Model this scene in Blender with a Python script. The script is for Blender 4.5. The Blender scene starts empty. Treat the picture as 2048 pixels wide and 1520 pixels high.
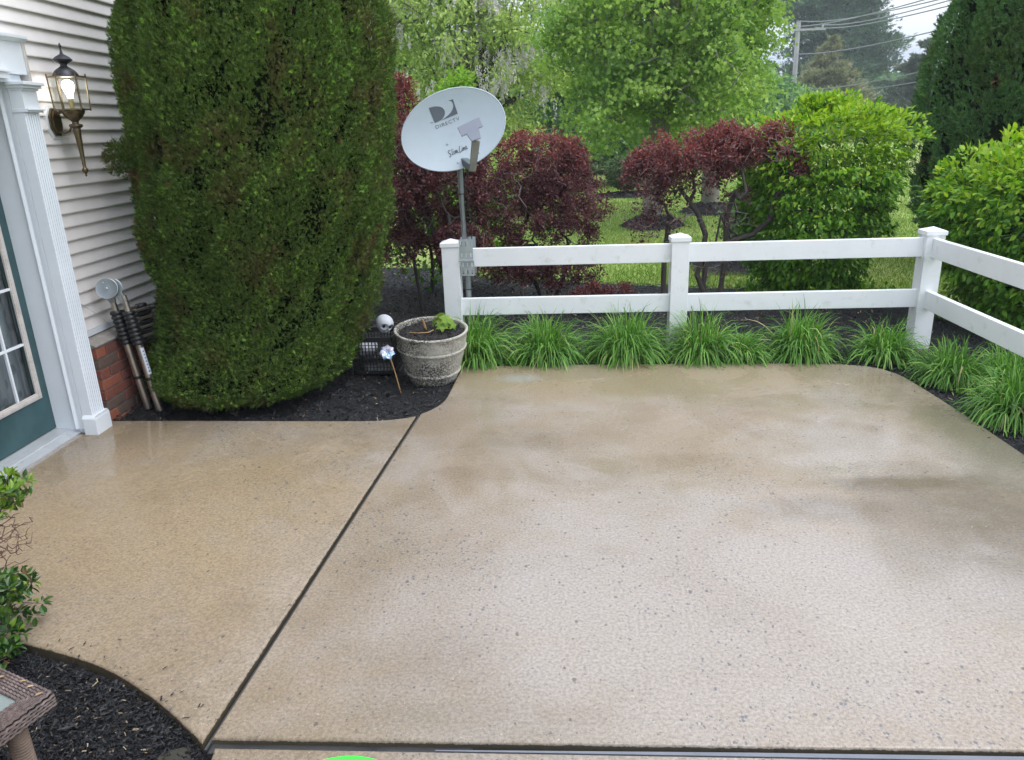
import bpy, bmesh, math, random
import numpy as np
from mathutils import Vector, Matrix, Euler
R = math.radians
rng = np.random.default_rng(7)
random.seed(7)
scene = bpy.context.scene
COL = scene.collection

# ------------------------------------------------------------------ camera
cam_d = bpy.data.cameras.new('camera')
cam_d.sensor_width = 36.0
cam_d.lens = 36.0 * 1500 / 2048
cam_d.clip_start = 0.05
cam_d.clip_end = 600
cam = bpy.data.objects.new('camera', cam_d)
COL.objects.link(cam)
_p, _y, _r = R(18.53), R(3.73), R(-1.947)
def _yaw(v):
    c, s = math.cos(_y), math.sin(_y)
    return Vector((v[0] * c - v[1] * s, v[0] * s + v[1] * c, v[2]))
_R = _yaw((1, 0, 0)); _U = _yaw((0, math.sin(_p), math.cos(_p))); _F = _yaw((0, math.cos(_p), -math.sin(_p)))
_right = _R * math.cos(_r) + _U * math.sin(_r)
_up = _U * math.cos(_r) - _R * math.sin(_r)
_back = -_F
M_ = Matrix(((_right.x, _up.x, _back.x, 0), (_right.y, _up.y, _back.y, 0), (_right.z, _up.z, _back.z, 1.6), (0, 0, 0, 1)))
cam.matrix_world = M_
scene.camera = cam

# ------------------------------------------------------------------ world, sun, exposure
SUN_EL, SUN_AZ = R(60), R(105)          # azimuth measured from +Y towards +X
w = bpy.data.worlds.new("World"); scene.world = w; w.use_nodes = True
nt = w.node_tree; nt.nodes.clear()
def wn(t, **k):
    n = nt.nodes.new(t)
    for a, b in k.items(): setattr(n, a, b)
    return n
sky = wn('ShaderNodeTexSky', sky_type='NISHITA', sun_disc=False)
sky.sun_elevation = SUN_EL; sky.sun_rotation = SUN_AZ; sky.altitude = 60
sky.air_density = 1.3; sky.dust_density = 4.0; sky.ozone_density = 1.0
tc = wn('ShaderNodeTexCoord')
mp = wn('ShaderNodeMapping'); mp.inputs['Scale'].default_value = (1.2, 2.0, 9.0)
mp.inputs['Rotation'].default_value = (0, R(6), R(20))
nz = wn('ShaderNodeTexNoise'); nz.inputs['Scale'].default_value = 1.6; nz.inputs['Detail'].default_value = 7; nz.inputs['Roughness'].default_value = .55
cr = wn('ShaderNodeValToRGB')
cr.color_ramp.elements[0].position = .34; cr.color_ramp.elements[0].color = (5.7, 6.5, 8.2, 1)
cr.color_ramp.elements[1].position = .68; cr.color_ramp.elements[1].color = (10.2, 10.7, 11.5, 1)
mx = wn('ShaderNodeMix', data_type='RGBA'); mx.inputs['Factor'].default_value = .86
bg = wn('ShaderNodeBackground'); bg.inputs['Strength'].default_value = .105
wo = wn('ShaderNodeOutputWorld')
L = nt.links.new
L(tc.outputs['Generated'], mp.inputs['Vector']); L(mp.outputs[0], nz.inputs['Vector']); L(nz.outputs['Fac'], cr.inputs[0])
sz = wn('ShaderNodeSeparateXYZ'); L(tc.outputs['Generated'], sz.inputs[0])
cl0 = wn('ShaderNodeMath', operation='MAXIMUM'); L(sz.outputs[2], cl0.inputs[0]); cl0.inputs[1].default_value = 0.0
cl1 = wn('ShaderNodeMath', operation='MULTIPLY_ADD'); L(cl0.outputs[0], cl1.inputs[0]); cl1.inputs[1].default_value = 1.0; cl1.inputs[2].default_value = 0.52
cl2 = wn('ShaderNodeVectorMath', operation='SCALE'); L(cr.outputs[0], cl2.inputs[0]); L(cl1.outputs[0], cl2.inputs['Scale'])
L(sky.outputs[0], mx.inputs[6]); L(cl2.outputs[0], mx.inputs[7]); L(mx.outputs[2], bg.inputs['Color']); L(bg.outputs[0], wo.inputs[0])
sun_d = bpy.data.lights.new('sun', 'SUN'); sun_d.energy = 1.15; sun_d.angle = R(50); sun_d.color = (1, .96, .9)
sun = bpy.data.objects.new('sun', sun_d); COL.objects.link(sun)
sd = Vector((math.sin(SUN_AZ) * math.cos(SUN_EL), math.cos(SUN_AZ) * math.cos(SUN_EL), math.sin(SUN_EL)))
sun.rotation_euler = sd.to_track_quat('Z', 'Y').to_euler()
scene.view_settings.view_transform = 'Standard'
scene.view_settings.look = 'None'
scene.view_settings.exposure = 1.02
scene.view_settings.gamma = 1
scene.view_settings.use_curve_mapping = False
scene.render.engine = 'CYCLES'
scene.cycles.max_bounces = 6
scene.cycles.transparent_max_bounces = 8

# ------------------------------------------------------------------ material helpers
class NT:
    def __init__(s, name):
        s.m = bpy.data.materials.new(name); s.m.use_nodes = True
        s.t = s.m.node_tree; s.t.nodes.clear()
        s.out = s.n('ShaderNodeOutputMaterial')
    def n(s, t, ins=None, **k):
        n = s.t.nodes.new(t)
        for a, b in k.items(): setattr(n, a, b)
        if ins:
            for a, b in ins.items():
                if hasattr(b, 'is_output') or isinstance(b, bpy.types.NodeSocket): s.t.links.new(b, n.inputs[a])
                else: n.inputs[a].default_value = b
        return n
    def l(s, a, b): s.t.links.new(a, b)
    def coord(s, which='Object'):
        return s.n('ShaderNodeTexCoord').outputs[which]
    def noise(s, vec, scale, detail=4, rough=.5, dist=0):
        return s.n('ShaderNodeTexNoise', {'Vector': vec, 'Scale': scale, 'Detail': detail, 'Roughness': rough, 'Distortion': dist}).outputs['Fac']
    def ramp(s, fac, stops, interp='LINEAR'):
        n = s.n('ShaderNodeValToRGB', {'Fac': fac}); r = n.color_ramp; r.interpolation = interp
        while len(r.elements) > 1: r.elements.remove(r.elements[-1])
        for i, (p, c) in enumerate(stops):
            e = r.elements[0] if i == 0 else r.elements.new(p)
            e.position = p
            if not hasattr(c, '__len__'): c = (c, c, c)
            e.color = (*c[:3], 1)
        return n.outputs['Color']
    def mix(s, f, a, b, mode='MIX'):
        n = s.n('ShaderNodeMix', data_type='RGBA', blend_type=mode)
        for i, x in ((0, f), (6, a), (7, b)):
            if isinstance(x, bpy.types.NodeSocket): s.l(x, n.inputs[i])
            else: n.inputs[i].default_value = x if i == 0 else ((*x[:3], 1) if hasattr(x, '__len__') else (x, x, x, 1))
        return n.outputs[2]
    def math(s, op, a, b=0.0, clamp=False):
        n = s.n('ShaderNodeMath', operation=op, use_clamp=clamp)
        for i, x in ((0, a), (1, b)):
            if isinstance(x, bpy.types.NodeSocket): s.l(x, n.inputs[i])
            else: n.inputs[i].default_value = x
        return n.outputs[0]
    def bump(s, h, strength=.3, dist=.01, normal=None):
        n = s.n('ShaderNodeBump', {'Height': h, 'Strength': strength, 'Distance': dist})
        if normal is not None: s.l(normal, n.inputs['Normal'])
        return n.outputs['Normal']
    def bsdf(s, **k):
        n = s.n('ShaderNodeBsdfPrincipled')
        for a, b in k.items():
            a = a.replace('_', ' ')
            if isinstance(b, bpy.types.NodeSocket): s.l(b, n.inputs[a])
            else: n.inputs[a].default_value = (*b, 1) if hasattr(b, '__len__') and len(b) == 3 and a != 'Subsurface Radius' else b
        s.l(n.outputs[0], s.out.inputs[0]); return n

def simple(name, col, rough=.5, metal=0, bump=0, bscale=60, var=.12, dirt=None, spec=.5, coat=0):
    s = NT(name); c = s.coord()
    f = s.noise(c, bscale * .15, 5, .6)
    lo = tuple(x * (1 - var) for x in col); hi = tuple(min(1, x * (1 + var)) for x in col)
    colr = s.ramp(f, [(.3, lo), (.7, hi)])
    if dirt:
        d = s.ramp(s.noise(c, dirt[1], 8, .65), [(dirt[2], 0), (dirt[3], 1)])
        colr = s.mix(d, colr, dirt[0])
    kw = dict(Base_Color=colr, Roughness=rough, Metallic=metal, Specular_IOR_Level=spec, Coat_Weight=coat)
    if bump: kw['Normal'] = s.bump(s.noise(c, bscale, 5, .6), bump, .004)
    s.bsdf(**kw); return s.m

def leaf_mat(name, stops, trans=.35, rough=.45, spec=.35, hue_noise=None, tint=None):
    s = NT(name)
    isl = s.n('ShaderNodeNewGeometry').outputs['Random Per Island']
    ob = s.n('ShaderNodeObjectInfo').outputs['Random']
    f = s.math('FRACT', s.math('ADD', isl, ob))
    col = s.ramp(f, stops)
    if hue_noise:
        sc, c2, lo, hi = hue_noise
        pos = s.n('ShaderNodeNewGeometry').outputs['Position']
        d = s.ramp(s.noise(pos, sc, 3, .6), [(lo, 0), (hi, 1)])
        col = s.mix(d, col, c2)
    p = s.n('ShaderNodeBsdfPrincipled', {'Base Color': col, 'Roughness': rough, 'Specular IOR Level': spec})
    tcol = s.mix(1.0, col, tint or (1.0, 1.15, .55), 'MULTIPLY')
    tr = s.n('ShaderNodeBsdfTranslucent', {'Color': tcol})
    m = s.n('ShaderNodeMixShader', {0: trans, 1: p.outputs[0], 2: tr.outputs[0]})
    s.l(m.outputs[0], s.out.inputs[0]); return s.m

# ------------------------------------------------------------------ object helpers
def tag(o, label=None, cat=None, group=None, kind=None):
    if label: o['label'] = label
    if cat: o['category'] = cat
    if group: o['group'] = group
    if kind: o['kind'] = kind
    return o
def empty(name, loc, label=None, cat=None, group=None, rz=0):
    o = bpy.data.objects.new(name, None); COL.objects.link(o); o.empty_display_size = .1
    o.location = loc; o.rotation_euler.z = rz
    return tag(o, label, cat, group)
def link(name, me, mats=(), parent=None, loc=None):
    o = bpy.data.objects.new(name, me); COL.objects.link(o)
    for m in (mats if isinstance(mats, (list, tuple)) else [mats]):
        if m and len(me.materials) < 8 and m.name not in me.materials: me.materials.append(m)
    if parent: o.parent = parent
    if loc is not None: o.location = loc
    return o
def offset_into(me, parent):
    """mesh written in world coordinates -> parent's local space (parent only translated)"""
    if parent is not None: me.transform(Matrix.Translation(-parent.location))
def np_mesh(name, V, F, midx=None, smooth=False):
    V = np.asarray(V, dtype=np.float32); F = np.asarray(F, dtype=np.int32)
    me = bpy.data.meshes.new(name)
    k = F.shape[1]
    me.vertices.add(len(V)); me.vertices.foreach_set('co', V.ravel())
    me.loops.add(F.size); me.loops.foreach_set('vertex_index', F.ravel())
    me.polygons.add(len(F)); me.polygons.foreach_set('loop_start', np.arange(0, F.size, k, dtype=np.int32))
    me.polygons.foreach_set('loop_total', np.full(len(F), k, dtype=np.int32))
    if midx is not None: me.polygons.foreach_set('material_index', np.asarray(midx, dtype=np.int32))
    me.polygons.foreach_set('use_smooth', np.full(len(F), smooth, dtype=bool))
    me.update(calc_edges=True); return me
class B:
    """small bmesh collector, world coordinates"""
    def __init__(s): s.b = bmesh.new()
    def box(s, a, b, rot=None, piv=None):
        x0, y0, z0 = a; x1, y1, z1 = b
        vs = [s.b.verts.new(p) for p in ((x0, y0, z0), (x1, y0, z0), (x1, y1, z0), (x0, y1, z0), (x0, y0, z1), (x1, y0, z1), (x1, y1, z1), (x0, y1, z1))]
        for f in ((0, 3, 2, 1), (4, 5, 6, 7), (0, 1, 5, 4), (1, 2, 6, 5), (2, 3, 7, 6), (3, 0, 4, 7)): s.b.faces.new([vs[i] for i in f])
        if rot is not None:
            bmesh.ops.rotate(s.b, verts=vs, cent=piv or ((x0 + x1) / 2, (y0 + y1) / 2, (z0 + z1) / 2), matrix=rot)
        return s
    def prism(s, pts, axis, a, b):
        """closed 2d section extruded along axis ('x','y','z') from a to b"""
        def mk(p, t):
            return {'x': (t, p[0], p[1]), 'y': (p[0], t, p[1]), 'z': (p[0], p[1], t)}[axis]
        v0 = [s.b.verts.new(mk(p, a)) for p in pts]; v1 = [s.b.verts.new(mk(p, b)) for p in pts]
        n = len(pts)
        for i in range(n): s.b.faces.new((v0[i], v0[(i + 1) % n], v1[(i + 1) % n], v1[i]))
        s.b.faces.new(v0[::-1]); s.b.faces.new(v1)
        return s
    def tube(s, pts, r, n=8, cap=True, closed=False):
        pts = [Vector(p) for p in pts]; m = len(pts)
        rr = r if hasattr(r, '__len__') else [r] * m
        rings = []; up = None
        for i, p in enumerate(pts):
            if closed: d = pts[(i + 1) % m] - pts[(i - 1) % m]
            else: d = (pts[min(i + 1, m - 1)] - pts[max(i - 1, 0)])
            d.normalize()
            if up is None: up = d.orthogonal().normalized()
            else: up = (up - d * up.dot(d)).normalized()
            q = d.cross(up)
            rings.append([s.b.verts.new(p + (up * math.cos(t) + q * math.sin(t)) * rr[i]) for t in (2 * math.pi * k / n for k in range(n))])
        for i in range(m if closed else m - 1):
            a, b = rings[i], rings[(i + 1) % m]
            for k in range(n): s.b.faces.new((a[k], a[(k + 1) % n], b[(k + 1) % n], b[k]))
        if cap and not closed:
            s.b.faces.new(rings[0][::-1]); s.b.faces.new(rings[-1])
        return s
    def lathe(s, prof, c, n=24, axis=(0, 0, 1), cap=False):
        ax = Vector(axis).normalized(); u = ax.orthogonal().normalized(); v = ax.cross(u); c = Vector(c)
        if abs(ax.z) > .999: u, v = Vector((1, 0, 0)), Vector((0, 1, 0))
        rings = [[s.b.verts.new(c + ax * z + (u * math.cos(2 * math.pi * k / n) + v * math.sin(2 * math.pi * k / n)) * r) for k in range(n)] for r, z in prof]
        for a, b in zip(rings, rings[1:]):
            for k in range(n): s.b.faces.new((a[k], a[(k + 1) % n], b[(k + 1) % n], b[k]))
        if cap:
            s.b.faces.new(rings[0][::-1]); s.b.faces.new(rings[-1])
        return s
    def obj(s, name, mat, parent=None, smooth=False, bevel=0, world=True):
        me = bpy.data.meshes.new(name)
        bmesh.ops.recalc_face_normals(s.b, faces=s.b.faces)
        if bevel:
            bmesh.ops.bevel(s.b, geom=[e for e in s.b.edges if e.is_manifold and e.calc_face_angle(0) > .6], offset=bevel, segments=2, affect='EDGES', profile=.6)
        s.b.to_mesh(me); s.b.free()
        if world: offset_into(me, parent)
        if smooth:
            me.polygons.foreach_set('use_smooth', [True] * len(me.polygons))
            try: me.set_sharp_from_angle(angle=R(38))
            except Exception: pass
        return link(name, me, mat, parent)

def norm(a): return a / np.maximum(np.linalg.norm(a, axis=-1, keepdims=True), 1e-9)
_k = rng.normal(size=(24, 3)); _k = _k / np.linalg.norm(_k, axis=1)[:, None] * rng.uniform(.6, 1.7, (24, 1)); _ph = rng.uniform(0, 6.28, 24)
def wob(P, sc=1.0, seed=0):
    """smooth pseudo noise, about -1..1"""
    P = np.atleast_2d(P) * sc
    idx = (np.arange(8) + seed * 5) % 24
    return np.sin(P @ _k[idx].T * 2.0 + _ph[idx] + seed).sum(1) / 3.2
def frames(D, N):
    D = norm(D); X = norm(np.cross(D, N)); N2 = np.cross(X, D)
    return np.stack([X, D, N2], axis=-1)
def scatter(tv, tf, P, Fr, S):
    """copies of a template (tv, tf) at P with frames Fr and scale S"""
    tv = np.asarray(tv, float); tf = np.asarray(tf)
    S = np.asarray(S, float)
    if S.ndim == 1: S = S[:, None]
    V = np.einsum('nij,kj->nki', Fr, tv) * S[:, :, None] if S.shape[1] == 1 else np.einsum('nij,nkj->nki', Fr, tv[None] * S[:, None, :])
    V = V + P[:, None, :]
    n, k = len(P), len(tv)
    F = (tf[None] + (np.arange(n) * k)[:, None, None]).reshape(-1, tf.shape[1])
    return V.reshape(-1, 3), F
# ---- leaf templates: x across, y along, z normal
LEAF6 = (np.array([(0, 0, 0), (.20, .22, .05), (.25, .5, .06), (.14, .8, .0), (0, 1, -.10), (-.14, .8, .0), (-.25, .5, .06), (-.20, .22, .05), (0, .5, -.01)]),
         np.array([(0, 1, 8), (1, 2, 8), (2, 3, 8), (3, 4, 8), (4, 5, 8), (5, 6, 8), (6, 7, 8), (7, 0, 8)]))
LEAF2 = (np.array([(0, 0, 0), (.24, .5, .05), (0, 1, -.05), (-.24, .5, .05)]), np.array([(0, 1, 2), (0, 2, 3)]))
LEAF4 = (np.array([(0, 0, 0), (.26, .45, .07), (0, 1, -.06), (-.26, .45, .07), (0, .5, 0)]), np.array([(0, 1, 4), (1, 2, 4), (2, 3, 4), (3, 0, 4)]))
MAPLE = (np.array([(0, 0, 0), (.42, .12, -.04), (.2, .38, .03), (.5, .62, -.08), (.17, .66, .02), (0, 1, -.1), (-.17, .66, .02), (-.5, .62, -.08), (-.2, .38, .03), (-.42, .12, -.04)]),
         np.array([(0, 1, 2), (2, 3, 4), (4, 5, 6), (6, 7, 8), (8, 9, 0), (0, 2, 4), (0, 4, 6), (0, 6, 8)]))
def sprig_template(n=9, seed=1, spread=.9, w=.05):
    r = np.random.default_rng(seed); V = []; F = []
    for i in range(n):
        t = i / n
        base = np.array([r.normal() * .02, t * .6, r.normal() * .02])
        ang = r.uniform(.3, .95) * (1 if i % 2 else -1) * spread if i < n - 1 else 0
        d = np.array([math.sin(ang), math.cos(ang), r.uniform(-.45, .45)]); ln = (1 - .55 * t) * .62
        side = np.array([d[1], -d[0], r.uniform(-.5, .5)])
        k = len(V)
        V += [base - side * w, base + side * w, base + d * ln]
        F.append((k, k + 1, k + 2))
    return np.array(V), np.array(F)
def foliage(name, tmpl, P, Fr, S, mats, parent, midx=None, kind='stuff', smooth=False):
    V, F = scatter(tmpl[0], tmpl[1], P, Fr, S)
    if parent is not None: V = V - np.array(parent.location)
    mi = None if midx is None else np.repeat(midx, len(tmpl[1]))
    me = np_mesh(name, V, F, mi, smooth)
    for m in (mats if isinstance(mats, (list, tuple)) else [mats]): me.materials.append(m)
    o = bpy.data.objects.new(name, me); COL.objects.link(o); o.parent = parent
    if kind: o['kind'] = kind
    return o
def rand_dirs(n, up=0.0, r=rng):
    d = r.normal(size=(n, 3)); d[:, 2] += up; return norm(d)

# ---- branching: attractor tips joined to the nearest existing node
def grow(trunk, tips, step=.15, jit=.25, seed=0, up_pen=.6, order=None):
    r = np.random.default_rng(seed)
    nodes = [np.array(p, float) for p in trunk]; par = [-1] + list(range(len(trunk) - 1))
    base = nodes[-1] if order is None else np.array(order)
    idx = np.argsort(np.linalg.norm(tips - base, axis=1)); ends = []
    start = max(0, len(trunk) // 2)
    for i in idx:
        t = tips[i]; A = np.array(nodes[start:])
        d = t - A; dist = np.linalg.norm(d, axis=1)
        cost = dist + up_pen * np.maximum(0, A[:, 2] - t[2])
        j = int(np.argmin(cost)) + start
        n = max(1, int(dist[j - start] / step)); a = nodes[j].copy(); last = j
        perp = r.normal(size=3) * dist[j - start] * jit * .6
        for k in range(1, n + 1):
            u = k / n
            p = a + (t - a) * u + perp * math.sin(math.pi * u) + (r.normal(size=3) * step * jit if k < n else 0)
            nodes.append(p); par.append(last); last = len(nodes) - 1
        ends.append(last)
    return np.array(nodes), np.array(par), np.array(ends)
def radii(nodes, par, r_tip, r_base, pw=.5):
    c = np.zeros(len(nodes)); ch = np.bincount(par[par >= 0], minlength=len(nodes))
    c[ch == 0] = 1
    for i in range(len(nodes) - 1, 0, -1):
        c[par[i]] += c[i] if c[i] > 0 else 0
    c = np.maximum(c, 1)
    rr = c ** pw; return r_tip + (r_base - r_tip) * (rr - 1) / max(rr.max() - 1, 1e-6)
def wood(name, nodes, par, rad, mat, parent, sides=5, skip=0):
    e = np.array([i for i in range(len(nodes)) if par[i] >= 0 and rad[par[i]] > skip])
    a = nodes[par[e]]; b = nodes[e]; ra = rad[par[e]]; rb = rad[e]
    # a child much thinner than its parent starts thin
    ra = np.minimum(ra, rb * 1.6 + .0005)
    d = norm(b - a); ref = np.tile(np.array([.31, .77, .55]), (len(e), 1))
    u = norm(np.cross(d, ref)); v = np.cross(d, u)
    ang = np.arange(sides) * 2 * math.pi / sides
    cs = (u[:, None, :] * np.cos(ang)[None, :, None] + v[:, None, :] * np.sin(ang)[None, :, None])
    b2 = b + d * (rb * .35)[:, None]
    V = np.concatenate([a[:, None] + cs * ra[:, None, None], b2[:, None] + cs * rb[:, None, None]], axis=1).reshape(-1, 3)
    k = np.arange(sides); F1 = np.stack([k, (k + 1) % sides, (k + 1) % sides + sides, k + sides], axis=1)
    F = (F1[None] + (np.arange(len(e)) * 2 * sides)[:, None, None]).reshape(-1, 4)
    if parent is not None: V = V - np.array(parent.location)
    ms_ = mat if isinstance(mat, (list, tuple)) else [mat]
    mi_ = np.repeat((rb < .0055).astype(int), sides) if len(ms_) > 1 else None
    me = np_mesh(name, V, F, mi_, True)
    for m_ in ms_: me.materials.append(m_)
    o = bpy.data.objects.new(name, me); COL.objects.link(o); o.parent = parent
    return o

# ------------------------------------------------------------------ materials
def patio_mat():
    s = NT('wet_exposed_concrete'); c = s.n('ShaderNodeNewGeometry').outputs['Position']
    big = s.noise(c, .9, 5, .6, .6); mid = s.noise(c, 4.5, 6, .65); fine = s.noise(c, 90, 4, .6)
    col = s.ramp(big, [(.30, (.235, .175, .108)), (.48, (.280, .222, .160)), (.66, (.325, .285, .245))])
    # algae / rust staining
    st = s.ramp(s.noise(s.n('ShaderNodeMapping', {'Vector': c, 'Scale': (1, 1.5, 1), 'Location': (3.1, 1.7, 0)}).outputs[0], 1.1, 6, .62, .5), [(.50, 0), (.68, 1)])
    col = s.mix(s.math('MULTIPLY', st, .55), col, (.165, .125, .065))
    # stained belts known from the place: right edge, far edge; grey centre includes painted sheen
    sep = s.n('ShaderNodeSeparateXYZ', {'Vector': c})
    def blob(cx, cy, rx, ry, colr, a, n_amp=.5):
        nonlocal col
        v = s.n('ShaderNodeMapping', {'Vector': c, 'Location': (-cx / rx, -cy / ry, 0), 'Scale': (1 / rx, 1 / ry, 0)}).outputs[0]
        d = s.n('ShaderNodeVectorMath', {0: v}, operation='LENGTH').outputs['Value']
        d = s.math('ADD', d, s.math('MULTIPLY', s.math('SUBTRACT', mid, .5), n_amp * 2))
        f = s.ramp(d, [(.35, 1), (1.0, 0)])
        col = s.mix(s.math('MULTIPLY', f, a), col, colr)
    blob(1.75, 2.75, .75, .75, (.125, .098, .060), .9)
    blob(1.15, 2.95, .45, .16, (.13, .095, .05), .8)
    blob(-.35, 1.95, .3, .25, (.165, .115, .065), .6)
    blob(.2, 4.8, 2.6, .55, (.275, .215, .12), .65)
    blob(1.55, 3.2, .5, .10, (.11, .08, .04), .75)
    blob(2.0, 2.55, .16, .28, (.07, .055, .035), .8)
    blob(-.25, 1.72, .5, .10, (.15, .11, .06), .5)
    blob(2.2, 3.7, .35, 1.1, (.13, .115, .07), .75)
    blob(-.26, 4.80, .21, .12, (.33, .32, .29), .75, .25)
    blob(-1.9, 3.0, 1.3, 1.3, (.315, .235, .135), .75)
    blob(.55, 2.25, 1.7, 1.15, (.325, .290, .262), .75)  # greyer concrete, partly sky sheen painted into the base colour
    # damp dark grain
    g = s.ramp(fine, [(.34, .74), (.62, 1.14)])
    col = s.mix(1.0, col, g, 'MULTIPLY')
    g2 = s.ramp(s.noise(c, 320, 2, .5), [(.35, .84), (.65, 1.12)])
    col = s.mix(1.0, col, g2, 'MULTIPLY')
    col = s.mix(1.0, col, .93, 'MULTIPLY')
    # exposed aggregate: dark blue-grey stones and a few pale ones, patchy
    def stones(scale, thr, mask_scale, lo, hi, colr, seed, el=1.0):
        nonlocal col
        v = s.n('ShaderNodeMapping', {'Vector': c, 'Location': (seed, seed * 2, 0), 'Scale': (1, el, 1)}).outputs[0]
        wv = s.n('ShaderNodeVectorMath', {0: s.n('ShaderNodeTexNoise', {'Vector': v, 'Scale': 170.0}).outputs['Color'], 1: (.013, .013, .013)}, operation='MULTIPLY').outputs[0]
        vv = s.n('ShaderNodeVectorMath', {0: v, 1: wv}, operation='ADD').outputs[0]
        vo = s.n('ShaderNodeTexVoronoi', {'Vector': vv, 'Scale': scale, 'Randomness': 1.0})
        per = s.n('ShaderNodeSeparateColor', {'Color': vo.outputs['Color']}).outputs[0]
        mk = s.ramp(s.noise(v, mask_scale, 3, .6), [(lo, 0), (hi, 1)])
        gate = s.math('GREATER_THAN', per, s.math('SUBTRACT', 1.0, s.math('MULTIPLY', mk, thr)))
        size = s.math('MULTIPLY', s.math('POWER', s.n('ShaderNodeSeparateColor', {'Color': vo.outputs['Color']}).outputs[1], 2.5), .45)
        f = s.math('MULTIPLY', s.math('LESS_THAN', vo.outputs['Distance'], s.math('ADD', size, .10)), gate)
        col = s.mix(s.math('MULTIPLY', f, .7), col, colr); return f
    f1 = stones(92, .55, 1.2, .50, .64, (.060, .072, .10), 1.3, .8)
    f1b = stones(70, .035, .6, .2, .5, (.06, .05, .045), 5.1, .8)
    f2 = stones(130, .16, 1.0, .2, .6, (.09, .08, .08), 7.7)
    f3 = stones(170, .06, 2.0, .2, .6, (.40, .36, .30), 3.9)
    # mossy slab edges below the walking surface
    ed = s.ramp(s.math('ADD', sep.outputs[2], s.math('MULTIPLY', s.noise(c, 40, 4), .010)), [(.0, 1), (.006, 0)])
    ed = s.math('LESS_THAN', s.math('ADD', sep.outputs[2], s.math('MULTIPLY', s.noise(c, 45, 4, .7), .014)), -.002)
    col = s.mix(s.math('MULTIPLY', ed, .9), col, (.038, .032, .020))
    # wetness
    wet = s.ramp(s.noise(c, 1.3, 7, .68, .5), [(.40, .45), (.52, 1)])
    vg = s.n('ShaderNodeMapping', {'Vector': c, 'Location': (-1.70 / .10, -3.84 / .32, 0), 'Scale': (1 / .10, 1 / .32, 0)}).outputs[0]
    dg = s.math('ADD', s.n('ShaderNodeVectorMath', {0: vg}, operation='LENGTH').outputs['Value'], s.math('MULTIPLY', s.math('SUBTRACT', s.noise(c, 30, 5, .7), .5), 2.2))
    pud = s.ramp(dg, [(.45, 1), (.75, 0)])
    h = s.math('ADD', s.math('MULTIPLY', s.noise(c, 95, 5, .68), .85), s.math('MULTIPLY', s.noise(c, 200, 3, .6), .45))
    nrm = s.bump(h, .50, .005)
    h2 = s.bump(s.noise(c, 38, 3, .55), .10, .004)
    s.bsdf(Base_Color=col, Roughness=.62, Normal=nrm, Specular_IOR_Level=.4, Coat_Weight=s.math('MAXIMUM', s.math('MULTIPLY', wet, .74), pud), Coat_Roughness=s.math('MULTIPLY', s.ramp(wet, [(.45, .42), (1, .11)]), s.math('SUBTRACT', 1.0, s.math('MULTIPLY', pud, .85))), Coat_Normal=h2, Coat_IOR=1.4)
    return s.m
MT = {}
MT['patio'] = patio_mat()
MT['vinyl'] = simple('white_vinyl_fence', (.74, .76, .78), .34, 0, .05, 30, .035, ((.50, .52, .47), 11, .58, .85), .5)
MT['siding'] = simple('pale_vinyl_siding', (.80, .765, .76), .5, 0, .08, 90, .03, ((.46, .44, .45), 3, .6, .9))
MT['trim'] = simple('white_painted_trim', (.70, .745, .80), .38, 0, .04, 40, .03, ((.45, .47, .48), 14, .68, .85))
MT['trim_warm'] = simple('weathered_door_moulding', (.52, .49, .47), .5, 0, .1, 50, .10, ((.33, .30, .27), 16, .5, .8))
MT['door'] = simple('dark_teal_door_paint', (.028, .075, .085), .33, 0, .06, 50, .16, ((.05, .10, .11), 5, .5, .8))
MT['alu'] = simple('aluminium_threshold', (.47, .50, .53), .42, .35, .08, 60, .10, ((.25, .26, .27), 20, .58, .8))
MT['mortar'] = simple('grey_mortar', (.27, .25, .23), .9, 0, .5, 200, .2)
for i, cc in enumerate([(.30, .095, .055), (.125, .085, .068), (.215, .07, .048), (.17, .062, .048)]):
    MT['brick%d' % i] = simple('brick_clay_%d' % i, cc, .8, 0, .5, 160, .28, ((.09, .07, .06), 25, .5, .8))
MT['bark'] = simple('grey_brown_bark', (.060, .050, .042), .85, 0, .8, 45, .35)
MT['bark_pale'] = simple('pale_grey_bark', (.21, .19, .165), .85, 0, .8, 40, .3, ((.10, .12, .09), 8, .5, .75))
MT['bark_dark'] = simple('dark_wet_bark', (.035, .032, .030), .7, 0, .8, 60, .35)
MT['twig'] = simple('grey_twigs', (.105, .088, .080), .85, 0, .3, 60, .3)
MT['twig_pale'] = simple('pale_grey_twigs', (.21, .175, .165), .85, 0, .3, 60, .3)
MT['black_plastic'] = simple('black_plastic', (.012, .013, .015), .42, 0, .1, 80, .2)
MT['steel'] = simple('galvanised_steel', (.42, .47, .50), .38, .75, .15, 60, .18)
MT['pole'] = simple('grey_mast_paint', (.22, .245, .25), .42, .45, .1, 50, .15)
MT['ladder'] = simple('brushed_aluminium', (.42, .37, .32), .33, .85, .1, 50, .15, ((.28, .24, .21), 12, .5, .8))
MT['zinc'] = simple('zinc_hinge', (.40, .44, .46), .34, .85, .1, 60, .12)
MT['brass'] = simple('antique_brass', (.15, .115, .065), .38, .7, .15, 60, .3, ((.05, .05, .06), 10, .5, .75))
MT['bronze'] = simple('dark_bronze', (.045, .045, .055), .42, .5, .15, 60, .25)
MT['dish'] = simple('grey_dish_paint', (.40, .47, .53), .4, 0, .04, 40, .04, ((.33, .38, .40), 14, .6, .85))
MT['dish_back'] = simple('dark_dish_rim', (.10, .12, .13), .5)
MT['print'] = simple('dark_grey_print', (.085, .10, .125), .5, 0, 0, 60, .12)
MT['lnb'] = simple('grey_plastic_housing', (.25, .27, .34), .42, 0, .05, 50, .04)
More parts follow.
